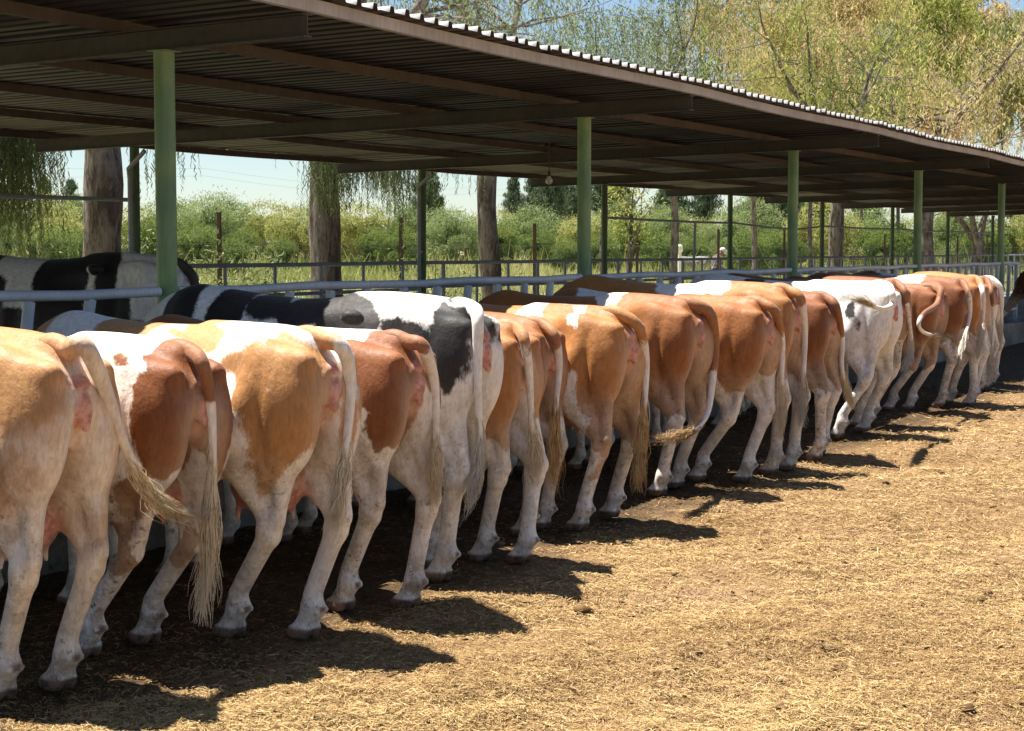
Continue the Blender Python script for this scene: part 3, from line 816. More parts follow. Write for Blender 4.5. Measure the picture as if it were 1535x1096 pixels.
    F.cap(H0, H0+ax_*.20, .118, .098, .05); F.cap(H0+ax_*.16, H1, .088, .062, .05); F.ell(H1, (.072,.06,.05), .03)
    for s in (-1, 1):
        F.cap((hp[0]+s*.09, hp[1]-.02, hp[2]+.05), (hp[0]+s*.24, hp[1]-.06, hp[2]+.03), .024, .016, .03)
        F.ell((hp[0]+s*.20, hp[1]-.05, hp[2]+.035), (.075,.018,.045), .02)
    F.F = np.maximum(F.F, -(F.ax[2][None,None,:]-.0015)*np.ones_like(F.F))
    V, Q = F.mesh()
    x, y, z = V.T
    def g(cx, cy, cz, rx, ry, rz): return np.exp(-((np.abs(x)-cx)/rx)**2-((y-cy)/ry)**2-((z-cz)/rz)**2)
    rs = np.random.default_rng(int(c['head_px'][0])); k1, k2 = rs.uniform(.6, 1.4, 2)
    dx = (-.022*k1*g(.24,.31,1.19,.12,.11,.10) - .016*k2*g(.2,.12,.98,.12,.035,.20) - .012*g(.26,.40,1.0,.12,.04,.16) + .012*g(.24,.22,1.02,.12,.06,.15)
          - .020*k1*g(.27,.66,.92,.12,.09,.20) + .010*k2*g(.25,.50,.92,.1,.08,.12) - .012*g(.16,.20,.72,.12,.05,.10) + .010*g(.30,.56,1.30,.1,.05,.05)
          + .006*np.sin(y*42)*sm(y,.95,1.05)*(1-sm(y,1.5,1.6))*g(.32,1.2,1.0,.15,.5,.22) - .015*g(.3,.74,1.22,.15,.12,.10))
    V[:,0] += np.sign(x)*dx*2.0*sm(np.abs(x), .02, .10)
    k3, k4 = rs.uniform(-1, 1, 2); V[:,2] += .022*k3*sm(z, .9, 1.3)*np.exp(-((y-.5)/.3)**2) + .020*k4*sm(z, .9, 1.3)*sm(y, 1.0, 1.6)
    V[:,0] += .014*k4*sm(z, .5, 1.2)
    V[:,2] -= .012*k2*np.exp(-((np.abs(x)-.10)/.05)**2-((y-.35)/.3)**2)*sm(z, 1.3, 1.36)
    x, y, z = V.T
    # tail (skinned along its path, rooted in the rump)
    tp = c['tail']; nT = 56; fle = c.get('flesh', .74)
    T = spline(tp, nT); fl = T[:int(nT*fle)]
    ring = 12; tv = []; up = np.array([1., 0, 0])
    for i, pnt in enumerate(fl):
        tt = fl[min(i+1, len(fl)-1)]-fl[max(i-1, 0)]; tt /= np.linalg.norm(tt)
        a = up - tt*(up@tt); a /= np.linalg.norm(a); b = np.cross(tt, a); up = a
        u_ = i/len(fl); r = .030*(1-u_)**1.8+.020-.005*u_
        if u_ > .93: r *= (1-u_)/.07*.7+.3
        for k in range(ring):
            th = 2*math.pi*k/ring; tv.append(pnt + (a*math.cos(th)+b*math.sin(th)*1.1)*r)
    nb = len(V); L = len(fl)
    tq = np.array([(nb+i*ring+k, nb+i*ring+(k+1) % ring, nb+(i+1)*ring+(k+1) % ring, nb+(i+1)*ring+k) for i in range(L-1) for k in range(ring)])[:, ::-1]
    V = np.vstack([V, tv]); Q = np.vstack([Q, tq])
    isT = np.zeros(len(V), bool); isT[nb:] = True
    uT = np.zeros(len(V)); uT[nb:] = np.repeat(np.arange(L)/L, ring)
    # --- coat fields
    x, y, z = V.T
    p1, p2, p3 = rs.uniform(0, 6.28, 3)
    ll = .07*np.sin(y*11+x*7+p1)+.05*np.sin(y*23-x*9+p2)+.06*np.sin(x*13+p3)
    co = np.minimum(z-c.get('leg', .62)+ll+.16*(y-.25)*(y < .9)*(y > -.1)*np.cos(p2), .35)
    for b in c.get('blobs', []):
        kind, cx, cy, cz, rx, ry, rz = b
        q = np.sqrt(((x-cx)/rx)**2+((y-cy)/ry)**2+((z-cz)/rz)**2); d = (q-1)*min(rx, ry, rz)
        co = np.minimum(co, d) if kind == 'w' else np.maximum(co, -d)
    if c.get('base') == 'w':
        co = np.full(len(V), -.3)
        for b in c.get('blobs', []):
            kind, cx, cy, cz, rx, ry, rz = b
            q = np.sqrt(((x-cx)/rx)**2+((y-cy)/ry)**2+((z-cz)/rz)**2); d = (q-1)*min(rx, ry, rz)
            co = np.minimum(co, d) if kind == 'w' else np.maximum(co, -d)
    if c.get('poly'):
        hu, hv = hide_uv(x, y, z); P = POLY[c['poly']]
        if P[0][0] == 'b': co = np.where(y < 1.0, -.3, co)
        for kind, pts in P:
            d = poly_sd(hu, hv, pts); co = np.minimum(co, d) if kind == 'w' else np.maximum(co, .018-d)
        for kind, cx, cy, cz, rx, ry, rz in c.get('rump', []):
            d = (np.sqrt(((x-cx)/rx)**2+((y-cy)/ry)**2+((z-cz)/rz)**2)-1)*min(rx, ry, rz); co = np.minimum(co, d) if kind == 'w' else np.maximum(co, -d)
    co = np.where(isT, (c.get('tailc', .5)-uT)*.6, co)
    ax = np.abs(x)
    cream = (1-sm(ax, .03, .20))*(1-sm(y, .05, .25))*(1-sm(z, 1.0, 1.30)) + (1-sm(z, .66, .92))*.8
    cream = np.clip(cream, 0, 1)*c.get('cream', 1.); cream[isT] = .15
    pink = np.zeros(len(V))
    m = (~isT)
    def el(cx, cy, cz, rx, ry, rz): return np.sqrt(((x-cx)/rx)**2+((y-cy)/ry)**2+((z-cz)/rz)**2)
    pink = np.maximum(pink, 1-sm(el(0,-.06,1.108,.042,.07,.088), .75, 1.1)); pink = np.maximum(pink, 1-sm(el(0,-.05,1.215,.04,.05,.035), .75, 1.1))
    pink = np.maximum(pink, .35*(1-sm(el(0,0,1.0,.045,.2,.16), .6, 1.2)))
    if ud: pink = np.maximum(pink, 1.*(1-sm(el(0,.38,.66,.19,.24,.15), .8, 1.15)))
    pink = pink*m
    hoof = (1-sm(z, .044, .056))*m
    for s, ho in ((-1, c['hl']), (1, c['hr'])):
        hoof = np.maximum(hoof, m*.9*(1-sm(el(ho[0], ho[1]-.09, .14+ho[2], .04, .022, .02), .7, 1.1)))
    dirt = np.clip((1-sm(z, .6, 1.15))*(.45+.5*sm(ax, .1, .25)) + .6*(1-sm(z, .12, .3)), 0, 1)
    dirt = np.maximum(dirt, .8*(1-sm(el(0, -.06, .55, .4, .06, .16), .7, 1.3))); dirt[isT] = .1
    if c.get('flankdirt'): dirt = np.maximum(dirt, 1-sm(el(-.25,.45,.80,.2,.22,.22), .6, 1.2))
    e = np.sqrt(((V-np.array(H1))**2).sum(1)); dark = np.where(m, .85*(1-sm(e, .05, .085)), 0)
    return V, Q, dict(coat=co, cream=cream, pink=pink, hoof=hoof, dirt=dirt, dark=dark), T, int(nT*fle)

def tail_switch(T, i0, hair, parent, seed, n=120, spread=.04, wave=.012, curl=None, r=1.):
    """hair of the tail: tapering strands following the end of the tail's path"""
    rng = np.random.default_rng(seed); i0 = int(i0); CL = rng.normal(0, .8, (9,3))
    G = T[i0-9:]; g = len(G); V = []; F = []; tn = []
    for s in range(n):
        st = rng.integers(0, 10) if s < n*.6 else 6
        off = rng.normal(0, 1, 3); off[1] *= .8; off /= np.linalg.norm(off)+.2
        ro = rng.uniform(.1, 1); ln = rng.uniform(.60, 1.0)**.8; ph = (s % 9)*.9+rng.normal(0,.5); fr = 9+(s % 9)*.6
        clump = CL[s % 9]*(1.0 if s % 5 else 1.8)
        end = int(st+(g-1-st)*ln); pts = []
        for i in range(st, end+1, 2):
            u = (i-st)/max(end-st, 1); k = math.sin(math.pi*min(u*1.15, 1)*.85)
            pts.append(G[i] + off*ro*(.010+spread*k) + clump*spread*.5*u + np.array([math.cos(fr*u+ph), math.sin(fr*u+ph*.7), .4*math.sin(fr*.8*u+ph)])*wave*(.25+u))
        if len(pts) < 3: continue
        r0 = rng.uniform(.0022, .0045); b = len(V)
        for i, p in enumerate(pts):
            r = r0*(1-.8*(i/(len(pts)-1)))
            for k in range(3): V.append(p + np.array([math.cos(2.1*k)*r, math.sin(2.1*k)*r, 0]))
        for i in range(len(pts)-1):
            for k in range(3): F.append((b+i*3+k, b+i*3+(k+1) % 3, b+i*3+3+(k+1) % 3, b+i*3+3+k))
        tn += [rng.uniform(0, 1)]*(3*len(pts))
    link('tail_switch', npmesh('tail_switch', V, np.array(F), True, {'tint': tn}), HAIR[hair], parent)

def make_cow(c, i):
    D, hd = c['D'], math.radians(c.get('turn', 12))
    hv = [(s, onG(*c[k])) for k, s in (('hl', -1), ('hr', 1)) if c.get(k)]
    if hv:                                                 # depth of the rump that puts it over its own hooves
        Dm = sum(q.y for _, q in hv)/len(hv); best = 9
        for st in range(0, 46):
            d_ = Dm-.42+st*.01; q0 = onD(c['head_px'][0], c['head_px'][1], d_)
            xs = [(q-q0).dot(Vector((math.cos(hd), -math.sin(hd), 0))) - (0 if len(hv) == 2 else s*.14) for s, q in hv]
            e = abs(sum(xs)/len(xs)) + .25*abs(d_-(Dm-.16))
            if e < best: best, D = e, d_
    p = onD(c['head_px'][0], c['head_px'][1], D)           # top of the rump at the tail head
    sc = c.get('s') or p.z/1.395
    # local frame: y = heading (cow looks to +Y turned towards +X by 'turn'), x = right
    ey = Vector((math.sin(hd), math.cos(hd), 0)); ex = Vector((math.cos(hd), -math.sin(hd), 0))
    org = Vector((p.x, p.y, 0)) - ey*.03*sc
    def loc(w): d = Vector(w)-org; return (d.dot(ex)/sc, d.dot(ey)/sc, d.z/sc)
    hs = {}
    for k, s in (('hl', -1), ('hr', 1)):
        if c.get(k):
            q = loc(onG(*c[k])); hx = s*min(max(s*q[0], .045), .30); hy = min(max(q[1]+.03, -.20), .50); hs[k] = (hx, hy, 0)
        else: hs[k] = (s*.15, c.get('dy', .05)+s*.03, 0)
    c2 = dict(c); c2.update(hs)
    root = [(0,.22,1.315), (0,.10,1.350), (0,.01,1.335)]
    if c.get('tail'):
        pts = []
        for q in c['tail']:
            w = onD(q[0], q[1], org.y - (q[2] if len(q) > 2 else .085)); pts.append(loc(w))
        tp = root + pts
    else: tp = root + [(.0,-.085,1.24), (.01,-.10,1.05), (.015,-.10,.85), (.03,-.08,.65), (.03,-.07,.45)]
    c2['tail'] = tp
    rv = random.Random(i*7+1); c2['fat'] = c.get('fat', 1)*rv.uniform(.95,1.05); c2['belly'] = rv.uniform(-.02,.04)+c.get('belly',0)
    V, Q, at, T, i0 = cow_mesh(c2)
    name = 'calf' if c.get('calf') else 'cow'
    o = link(name, npmesh('cow', V, Q, True, at), CM[c['mat']])
    o.location = org; o.rotation_euler = (0, 0, -hd); o.scale = (sc*c.get('wide', 1), sc, sc)
    tag(o, c['label'], 'cow', c.get('group', 'cattle feeding side by side along the trough'))
    tail_switch(T, i0, c.get('hair', 'blond'), o, i+50, spread=c.get('spread', .032), n=c.get('nh', 210), wave=c.get('wave', .010))
    if c.get('eyes'):
        hdp = np.array(c.get('head', (0,2.5,.40))); hp = np.array((hdp[0]*.8, hdp[1]-.33, hdp[2]+.46)); a = (hdp-hp)/np.linalg.norm(hdp-hp)
        for s in (-1, 1):
            m = MB(); q = hp+a*.10+np.array([s*.098,.02,.02])
            m.tube([q+np.array([s*d,0,0]) for d in (-.018,-.01,0,.01,.016)], [.006,.017,.02,.015,.003], 12); m.build('eye', M['eye'], o)
    return o

w, b = 'w', 'b'
COWS = [
 dict(head_px=(97,500), D=4.42, hl=(8,1052), hr=(98,1035), mat='pale', leg=.72, udder=2.0, turn=9, flankdirt=1, fat=1.03, cream=.75, tailc=.30,
      tail=[(128,520),(160,590),(176,640),(198,692),(228,742),(255,762),(282,770),(303,762),(300,742)], flesh=.70, spread=.034, wave=.030, nh=260,
      blobs=[(w,0,.02,.85,.20,.18,.36),(w,-.1,.45,.60,.4,.30,.16)],
      label='pale tan cow with a pink udder and curled tail, nearest at the left edge'),
 dict(poly='c2', rump=[(b,-.05,.03,1.15,.17,.14,.22)], res=.0125, head_px=(283,508), D=4.42, hl=(132,985), hr=(226,965), mat='brownw', leg=.83, turn=10, tailc=.62, hair='blond', udder=.5, tail=[(303,545),(315,600),(319,680),(316,760),(314,840),(306,900),(302,945)], flesh=.56, spread=.028, nh=330,
      blobs=[(w,-.15,.66,1.38,.42,.50,.25),(w,0,.0,.86,.09,.12,.26),(b,-.17,.02,.62,.10,.10,.10),(w,-.3,.75,1.05,.2,.20,.4),(b,-.2,.20,.72,.07,.06,.10),(w,.2,1.5,1.2,.3,.28,.5),(b,-.1,1.35,1.35,.4,.05,.3)],
      label='red brown cow with white loins and a very long blond tail, second from the left'),
 dict(poly='c3', rump=[(b,-.09,.0,1.14,.12,.10,.24),(b,.16,.03,1.12,.12,.12,.22),(w,-.02,.05,1.36,.06,.2,.05)], res=.0125, head_px=(478,488), D=4.17, hl=(353,956), hr=(466,958), mat='gold', leg=.80, turn=12, tailc=.36, udder=1.3, s=None,
      tail=[(512,520),(525,565),(522,640),(514,700),(503,760),(493,815)], flesh=.72,
      blobs=[(w,-.1,.42,1.42,.34,.42,.15),(w,-.28,.66,1.12,.2,.13,.42),(b,-.26,.92,1.30,.2,.17,.14),(w,-.28,.36,.80,.10,.16,.08),(w,-.3,.30,1.0,.08,.05,.03),(w,-.1,1.5,1.3,.5,.25,.5),(b,0,1.32,1.3,.4,.10,.3),(w,0,.0,.85,.08,.12,.3),(b,-.22,.12,.62,.08,.06,.10),(w,-.24,.04,1.30,.05,.05,.05)],
      label='golden tan and white cow with a white band over its back, third from the left'),
 dict(poly='c4', rump=[(b,-.04,.05,1.22,.16,.16,.17),(b,-.13,.02,1.05,.10,.10,.18),(b,.16,.03,1.15,.12,.12,.22)], res=.0125, head_px=(606,494), D=4.30, hl=(520,916), hr=(619,912), mat='brownw', leg=.86, turn=10, tailc=.42,
      tail=[(634,520),(650,570),(653,640),(649,700),(653,765)], flesh=.76, spread=.04,
      blobs=[(w,-.1,.95,1.30,.5,.50,.22),(w,-.30,.62,.90,.22,.26,.26),(w,0,.0,.88,.10,.12,.30),(b,-.2,.1,.58,.06,.06,.06),(b,-.28,.42,.80,.08,.10,.08)],
      label='red brown and white cow with a white flank, left of the black and white cow'),
 dict(poly='c5', rump=[(b,-.02,.02,1.24,.20,.12,.13),(b,-.13,.03,1.12,.10,.10,.16),(b,.16,.02,1.20,.10,.10,.12)], res=.0125, head_px=(704,446), D=4.20, hr=(645,852), hl=(666,872), mat='black', base='w', leg=2, turn=2, tailc=.12, hair='white', fat=.97,
      tail=[(716,478),(716,540),(717,600),(720,670),(712,730),(702,775)], flesh=.74,
      blobs=[(b,-.20,.06,1.13,.17,.17,.22),(b,.12,.0,1.25,.12,.15,.16),(b,-.24,.22,1.27,.12,.16,.09),(b,-.22,.80,1.26,.22,.22,.14),(b,-.15,1.42,1.3,.33,.12,.4),(b,-.15,1.75,1.3,.3,.13,.3),(w,-.02,.05,1.04,.07,.2,.14)],
      label='tall black and white cow with a black hip and white tail, among the brown ones'),
 dict(head_px=(772,478), D=4.25, hl=(742,838), hr=(775,848), mat='tan', leg=.72, turn=5, tailc=.45,
      tail=[(786,510),(793,560),(796,620),(800,680),(796,730)], flesh=.78, blobs=[(w,0,.0,.80,.08,.12,.22)],
      label='orange tan cow with a plain rump, standing right of the black and white cow'),
 dict(head_px=(812,474), D=4.45, mat='tanb', leg=.70, turn=7, tailc=.50, dy=.10, hair='amber', 
      tail=[(832,505),(838,550),(833,610),(829,680),(826,745)], flesh=.66, spread=.04, blobs=[(b,0,1.4,1.2,.5,.5,.5)],
      label='orange brown cow wedged between two tan cows, its ragged tail end dark amber'),
 dict(poly='c8', res=.0125, head_px=(930,458), D=4.18, hl=(874,796), hr=(921,777), mat='tan', leg=.48, turn=11, tailc=.48, fat=1.02, udder=.3, hair='amber',
      tail=[(958,492),(968,540),(966,610),(960,680),(953,745)], flesh=.66, spread=.045,
      blobs=[(w,-.1,.66,1.38,.20,.10,.30),(w,-.28,.46,.84,.13,.09,.09),(w,-.27,.36,.68,.13,.11,.13),(w,-.2,.16,.48,.13,.15,.14),(w,-.27,.66,.80,.15,.2,.16)],
      label='orange tan cow with a white triangle on its back and a white left hind leg'),
 dict(head_px=(1036,444), D=4.25, hl=(992,744), hr=(1018,732), mat='tanb', leg=.52, turn=13, tailc=.52, hair='amber', 
      tail=[(1064,470),(1072,520),(1068,570),(1060,620,.09),(1038,646,.10),(1005,655,.13),(976,652,.15)], flesh=.66, spread=.045, wave=.02,
      blobs=[(w,0,.70,1.42,.25,.13,.13)],
      label='orange brown cow swishing its yellow tail end towards its left hind leg'),
 dict(head_px=(1140,443), D=4.30, hl=(1049,722), hr=(1120,724), mat='tanb', leg=.74, turn=12, tailc=.55,
      tail=[(1162,468),(1172,510),(1172,560),(1172,610),(1168,665)], flesh=.72,
      blobs=[(w,-.28,.22,1.02,.03,.03,.03),(w,-.28,.35,.72,.2,.12,.14),(w,0,1.3,1.4,.4,.35,.2)],
      label='orange brown cow with a small white spot on its hip and white legs planted apart'),
 dict(head_px=(1180,424), D=4.28, hl=(1160,712), mat='tan', leg=.66, turn=8, tailc=.35, res=.018, 
      tail=[(1200,448),(1206,500),(1205,550),(1204,600),(1198,650)], flesh=.74, hair='white',
      blobs=[(w,-.1,.75,1.38,.3,.35,.14)],
      label='tan cow with a white loin, right of the cow with the white hip spot'),
 dict(head_px=(1236,436), D=4.30, hr=(1232,684), mat='brown', leg=.60, turn=9, tailc=.60, res=.018, hair='white',
      tail=[(1253,460),(1262,505),(1262,550),(1270,590),(1279,618)], flesh=.76,
      blobs=[(w,-.25,.30,.72,.2,.12,.2)],
      label='plain red brown cow standing left of the white cow with black spots'),
 dict(head_px=(1328,420), D=4.35, hl=(1260,657), hr=(1300,648), mat='black', base='w', leg=2, turn=7, tailc=-1, hair='blond', res=.018, fat=1.05,
      tail=[(1337,440),(1338,456),(1325,463),(1308,459),(1292,452),(1276,448),(1264,448)], flesh=.62,
      blobs=[(b,-.25,.24,1.12,.05,.055,.10),(b,-.27,.42,1.04,.02,.03,.03),(b,-.27,.18,1.0,.02,.025,.05),(b,-.2,.9,1.18,.04,.06,.05),(b,-.1,1.28,1.36,.12,.10,.08),(b,0,.0,1.3,.03,.04,.03)],
      label='white cow with a few small black spots, its tail flicked up over the rump'),
 dict(head_px=(1344,417), D=4.45, hl=(1288,640), hr=(1308,634), mat='roan', leg=.90, turn=7, tailc=.5, res=.018, hair='white', dirt=1,
      tail=[(1357,440),(1362,475),(1366,510),(1364,535),(1354,560)], flesh=.72,
      blobs=[(w,-.26,.5,.75,.2,.2,.25)],
      label='red brown cow with speckled dirty legs, right of the white cow with black spots'),
 dict(head_px=(1400,424), D=4.42, hl=(1337,616), hr=(1366,615), mat='brown', leg=.46, turn=12, tailc=.62, res=.018, 
      tail=[(1410,436),(1405,456),(1385,470),(1377,485),(1384,498),(1405,504),(1430,506)], flesh=.70,
      blobs=[], label='red brown cow with white socks, its tail curled in a loop to the left'),
 dict(head_px=(1441,416), D=4.36, hl=(1412,611), hr=(1425,607), mat='brown', leg=.70, turn=12, tailc=.5, res=.02, hair='white',
      tail=[(1452,440),(1454,470),(1448,500),(1441,530),(1436,548)], flesh=.74,
      blobs=[(w,-.1,.62,1.1,.5,.20,.6),(b,-.25,.55,.7,.1,.2,.15),(w,0,1.2,1.2,.5,.4,.6)],
      label='red brown and white cow right of the cow with the looped tail'),
 dict(head_px=(1464,412), D=4.35, hr=(1459,606), mat='tan', leg=.78, turn=12, tailc=.4, res=.02,
      tail=[(1473,438),(1474,475),(1469,510),(1464,540)], flesh=.74, blobs=[],
      label='golden tan cow with white legs, third from the far end of the row'),
 dict(head_px=(1478,414), D=4.42, mat='brown', leg=1.1, turn=12, tailc=.55, res=.02, hair='white',
      tail=[(1486,440),(1489,480),(1487,530),(1484,578)], flesh=.74, blobs=[(w,0,.8,1.2,.6,.55,.5)],
      label='white cow with a red brown rump, second from the far end of the row'),
 dict(head_px=(1487,413), D=4.50, mat='brown', base='w', leg=2, turn=12, tailc=-1, res=.02, hair='white', blobs=[(b,-.2,1.1,1.3,.2,.15,.2),(b,-.2,1.7,1.3,.2,.2,.3)],
      label='plain white cow at the far end of the row'),
]
for i, c in enumerate(COWS): make_cow(c, i)
# beyond the gap a dark red cow reaches into the trough, its body outside the picture
c = dict(head_px=(1694,404), D=4.62, mat='dark', leg=.3, turn=-2, tailc=.5, eyes=1, head=(-.03, 2.42, .42), s=.95, belly=.02, res=.018,
         blobs=[(w,0,2.0,1.42,.3,.3,.09),(w,-.05,2.40,.45,.2,.1,.04)], label='dark red cow lowering its head to the trough at the right edge')
make_cow(c, 40)
# a black and white cow standing in the feed alley, seen in the shade behind the rail
c = dict(head_px=(268,381), D=8.75, mat='black', base='w', leg=2, turn=-12, tailc=.9, s=1.12, fat=1.02, belly=.03, head=(0,2.72,.72), eyes=1,
         group='cattle in the shade of the feed alley',
         blobs=[(b,-.2,1.55,1.15,.5,.16,.5),(b,-.2,1.95,1.2,.4,.16,.4),(b,0,2.5,1.0,.5,.4,.6),(b,-.2,.74,1.2,.4,.33,.6),(w,-.3,.62,1.18,.12,.05,.20),(b,-.3,.9,.85,.25,.8,.20),(b,-.2,1.35,1.05,.3,.10,.22),(b,-.3,.36,.9,.14,.12,.3)],
         label='black and white cow standing in deep shade behind the pale blue rail at the left')
o = make_cow(c, 41); o.location.z = .03

# ------------------------------------------------------------------ trees and bushes
def limb_path(rng, a, d, L, n=7, wob=.16, droop=0.):
    p = Vector(a); d = Vector(d).normalized(); out = [p.copy()]
    for i in range(n):
        d = (d + Vector((rng.gauss(0, wob), rng.gauss(0, wob), rng.gauss(0, wob*.6)-droop))).normalized()
        p = p + d*(L/n); out.append(p.copy())
    return out
def leaf_cloud(name, P, D, L, Wd, tint, mat, parent):
    me = blades(name, P, D, L, Wd, tint, None, None, .08)
    return link(name, me, mat, parent)

def weeping_tree(name, x, y, dia, height, seed, label, mat, fork=None, lean=0., crown=(3.2, 2.6), n_str=420, leaf=(.11,.020), zmin=2.9, low=0, strand=(.35,1.6), group='tall trees with hanging leaves behind the shed', per=.055, rise=.0):
    rng = random.Random(seed); nr = np.random.default_rng(seed)
    z0 = -.1; o = empty(name, (x, y, 0)); tag(o, label, 'tree', group)
    m = MB(); n = 12; fh = fork or height*.45
    pts = []; rad = []
    for i in range(n+1):
        u = i/n; z = z0+(fh-z0)*u
        pts.append((lean*u*fh*.12+.05*math.sin(u*5+seed), .04*math.sin(u*7+seed*2), z)); rad.append(dia/2*(1.25 if i == 0 else 1.08 if i == 1 else 1-.22*u)*(1+.06*math.sin(u*17+seed)))
    m.tube(pts, rad, 18)
    top = Vector(pts[-1]); ends = []
    nl = rng.randint(3, 4)
    for k in range(nl):
        th = 2*math.pi*(k+rng.uniform(-.25,.25))/nl+seed
        d = Vector((math.cos(th)*.55, math.sin(th)*.55, 1.0)); L = (height-fh)*rng.uniform(.8, 1.05)
        P = limb_path(rng, top-Vector((0,0,.2)), d, L, 9, .13, -.02)
        r0 = dia/2*.46; m.tube(P, [r0*(1-.85*i/9) for i in range(10)], 9)
        for j in range(2, 10):
            ends.append((P[j], .5))
            for q in range(rng.randint(2, 3)):
                th2 = rng.uniform(0, 6.28); d2 = Vector((math.cos(th2), math.sin(th2), rng.uniform(-.1, .7)))
                P2 = limb_path(rng, P[j], d2, rng.uniform(.5, 1.)*crown[0]*(.6+.4*math.sin(math.pi*j/10)), 6, .22, .07)
                r1 = r0*(1-.85*j/9)*.45; m.tube(P2, [max(r1*(1-.85*i/6), .006) for i in range(7)], 5, False)
                for e in P2[2:]: ends.append((e, 1))
    m.build('trunk', M['bark'], o)
    P = []; D = []; Ls = []; T = []; tw = MB()
    # clumps: only some of the branch points carry leaves, so that gaps stay
    cl = {}
    for s in range(n_str):
        e, wgt = ends[int(rng.random()*len(ends))]
        if rng.random() > wgt: continue
        base = e + Vector((rng.gauss(0,.30), rng.gauss(0,.30), rng.gauss(0,.22)))
        L = rng.uniform(*strand)
        zend = base.z-L
        if zend < zmin-low*rng.random():
            L = base.z - (zmin-low*rng.random()); 
            if L < .3: continue
        tn = .5+.28*math.sin(e.x*1.3+e.z*.9+seed)+.2*math.sin(e.y*1.7+seed)+rng.gauss(0, .12)
        sw = Vector((rng.gauss(0,.14), rng.gauss(0,.14), 0)); k = max(3, int(L/per))
        out = Vector((rng.gauss(0,1), rng.gauss(0,1), 0)).normalized()*rng.uniform(.05,.3)
        for i in range(k):
            u = i/k; c = base + out*math.sin(min(u*2.2, 1.57)) + sw*u*L + Vector((0,0,-L*u+.12*math.sin(min(u*4,3.14))))
            P.append(c + Vector((rng.gauss(0,.06), rng.gauss(0,.06), rng.gauss(0,.03)))); a = rng.uniform(0, 6.28); sp = rng.uniform(.2, 1.6)
            D.append(Vector((math.cos(a)*sp, math.sin(a)*sp, -1)).normalized()); Ls.append(leaf[0]*rng.uniform(.6, 1.35)); T.append(min(1, max(0, tn+rng.gauss(0,.12))))
        if s % 3 == 0:
            tw.tube([base + out*math.sin(min(u*2.2,1.57)) + sw*u*L + Vector((0,0,-L*u)) for u in (0,.3,.65,1)], [.006,.005,.003,.002], 3, False)
    P = np.array(P); D = np.array(D); Ls = np.array(Ls)
    leaf_cloud('crown', P, D, Ls, Ls*leaf[1]/leaf[0], np.array(T), M[mat], o)
    if tw.v: tag(tw.build('twigs', M['bark'], o), kind='stuff')
    return o

def fringe(o, px0, px1, D, z0, z1, n, seed, mat='leaf_blue'):
    """strands hanging from one drooping branch of tree o, across a span of the view"""
    rng = random.Random(seed); a = onD(px0, 374, D); b = onD(px1, 374, D); P = []; Dd = []; T = []; m = MB()
    L0 = o.location; br = [Vector((a.x+(b.x-a.x)*u, D+.2*math.sin(3*u), z0+.35+.5*math.sin(math.pi*u))) - L0 for u in (0,.2,.4,.6,.8,1)]
    m.tube(br, [.03,.035,.03,.025,.02,.01], 6); m.build('drooping_branch', M['bark'], o)
    for s in range(n):
        u = rng.random(); x = a.x+(b.x-a.x)*u; z = z0+.35+.5*math.sin(math.pi*u); L = (z0-z1)*rng.uniform(.35, 1)*(.7+.3*abs(math.sin(5*u+seed)))+.4
        y = D+rng.gauss(0,.25); sw = rng.gauss(0,.10); tn = rng.uniform(.2,.8)
        k = int(L/.045)
        for i in range(k):
            q = i/k; P.append((x+sw*q*L+.05*math.sin(q*5+s)-L0.x, y-L0.y, z-q*L)); e = rng.uniform(0,6.28); sp = rng.uniform(.3,1.0); Dd.append(Vector((math.cos(e)*sp, math.sin(e)*sp, -1)).normalized()); T.append(min(1,max(0,tn+rng.gauss(0,.15))))
    n = len(P); nr = np.random.default_rng(seed); Ls = nr.uniform(.05,.11,n)
    leaf_cloud('hanging_leaves', np.array(P), np.array(Dd), Ls, Ls*.16, np.array(T), M[mat], o)
def at(px, D): p = onD(px, 374, D); return p.x, p.y
x, y = at(165, 15.5); o = weeping_tree('eucalyptus_tree', x, y, .58, 8.5, 3, 'tree with a thick flaking trunk between the left edge and the first front post', 'leaf_blue', n_str=520, zmin=3.0, low=.1, lean=-.5)
fringe(o, 215, 300, 15.0, 3.2, 1.9, 34, 5)
x, y = at(487, 15.5); o = weeping_tree('eucalyptus_tree', x, y, .56, 8.8, 5, 'tree with dark flaking bark and leaves hanging beside its trunk, second trunk from the left', 'leaf_blue', n_str=640, zmin=2.9, low=.2)
fringe(o, 475, 612, 15.0, 3.1, 1.7, 520, 6, 'leaf_blue')
x, y = at(734, 15.5); o = weeping_tree('eucalyptus_tree', x, y, .43, 9.5, 8, 'slim straight grey brown trunk left of the second front post, its crown over the roof', 'leaf_blue', n_str=760, zmin=3.0, low=.15, crown=(3.6,3))
fringe(o, 650, 722, 15.0, 3.4, 2.3, 60, 7)
x, y = at(1254, 15.8); weeping_tree('eucalyptus_tree', x, y, .5, 10, 12, 'tree with olive leaves hanging low around its trunk, behind the third bay', 'leaf_olive', n_str=760, zmin=2.2, low=1.6, leaf=(.15,.032), per=.075)
x, y = at(1388, 15.5); weeping_tree('eucalyptus_tree', x, y, .66, 11, 15, 'thick trunk with a bare pale patch just right of the fourth front post', 'leaf_gold', n_str=700, zmin=3.2, leaf=(.18,.04), per=.09, crown=(3.6,3))
x, y = at(1465, 15.5); weeping_tree('forked_tree', x, y, .6, 12, 18, 'tree whose trunk forks low, left of the fifth front post', 'leaf_gold', fork=2.0, n_str=760, zmin=3.0, leaf=(.2,.045), per=.1, crown=(4,3))
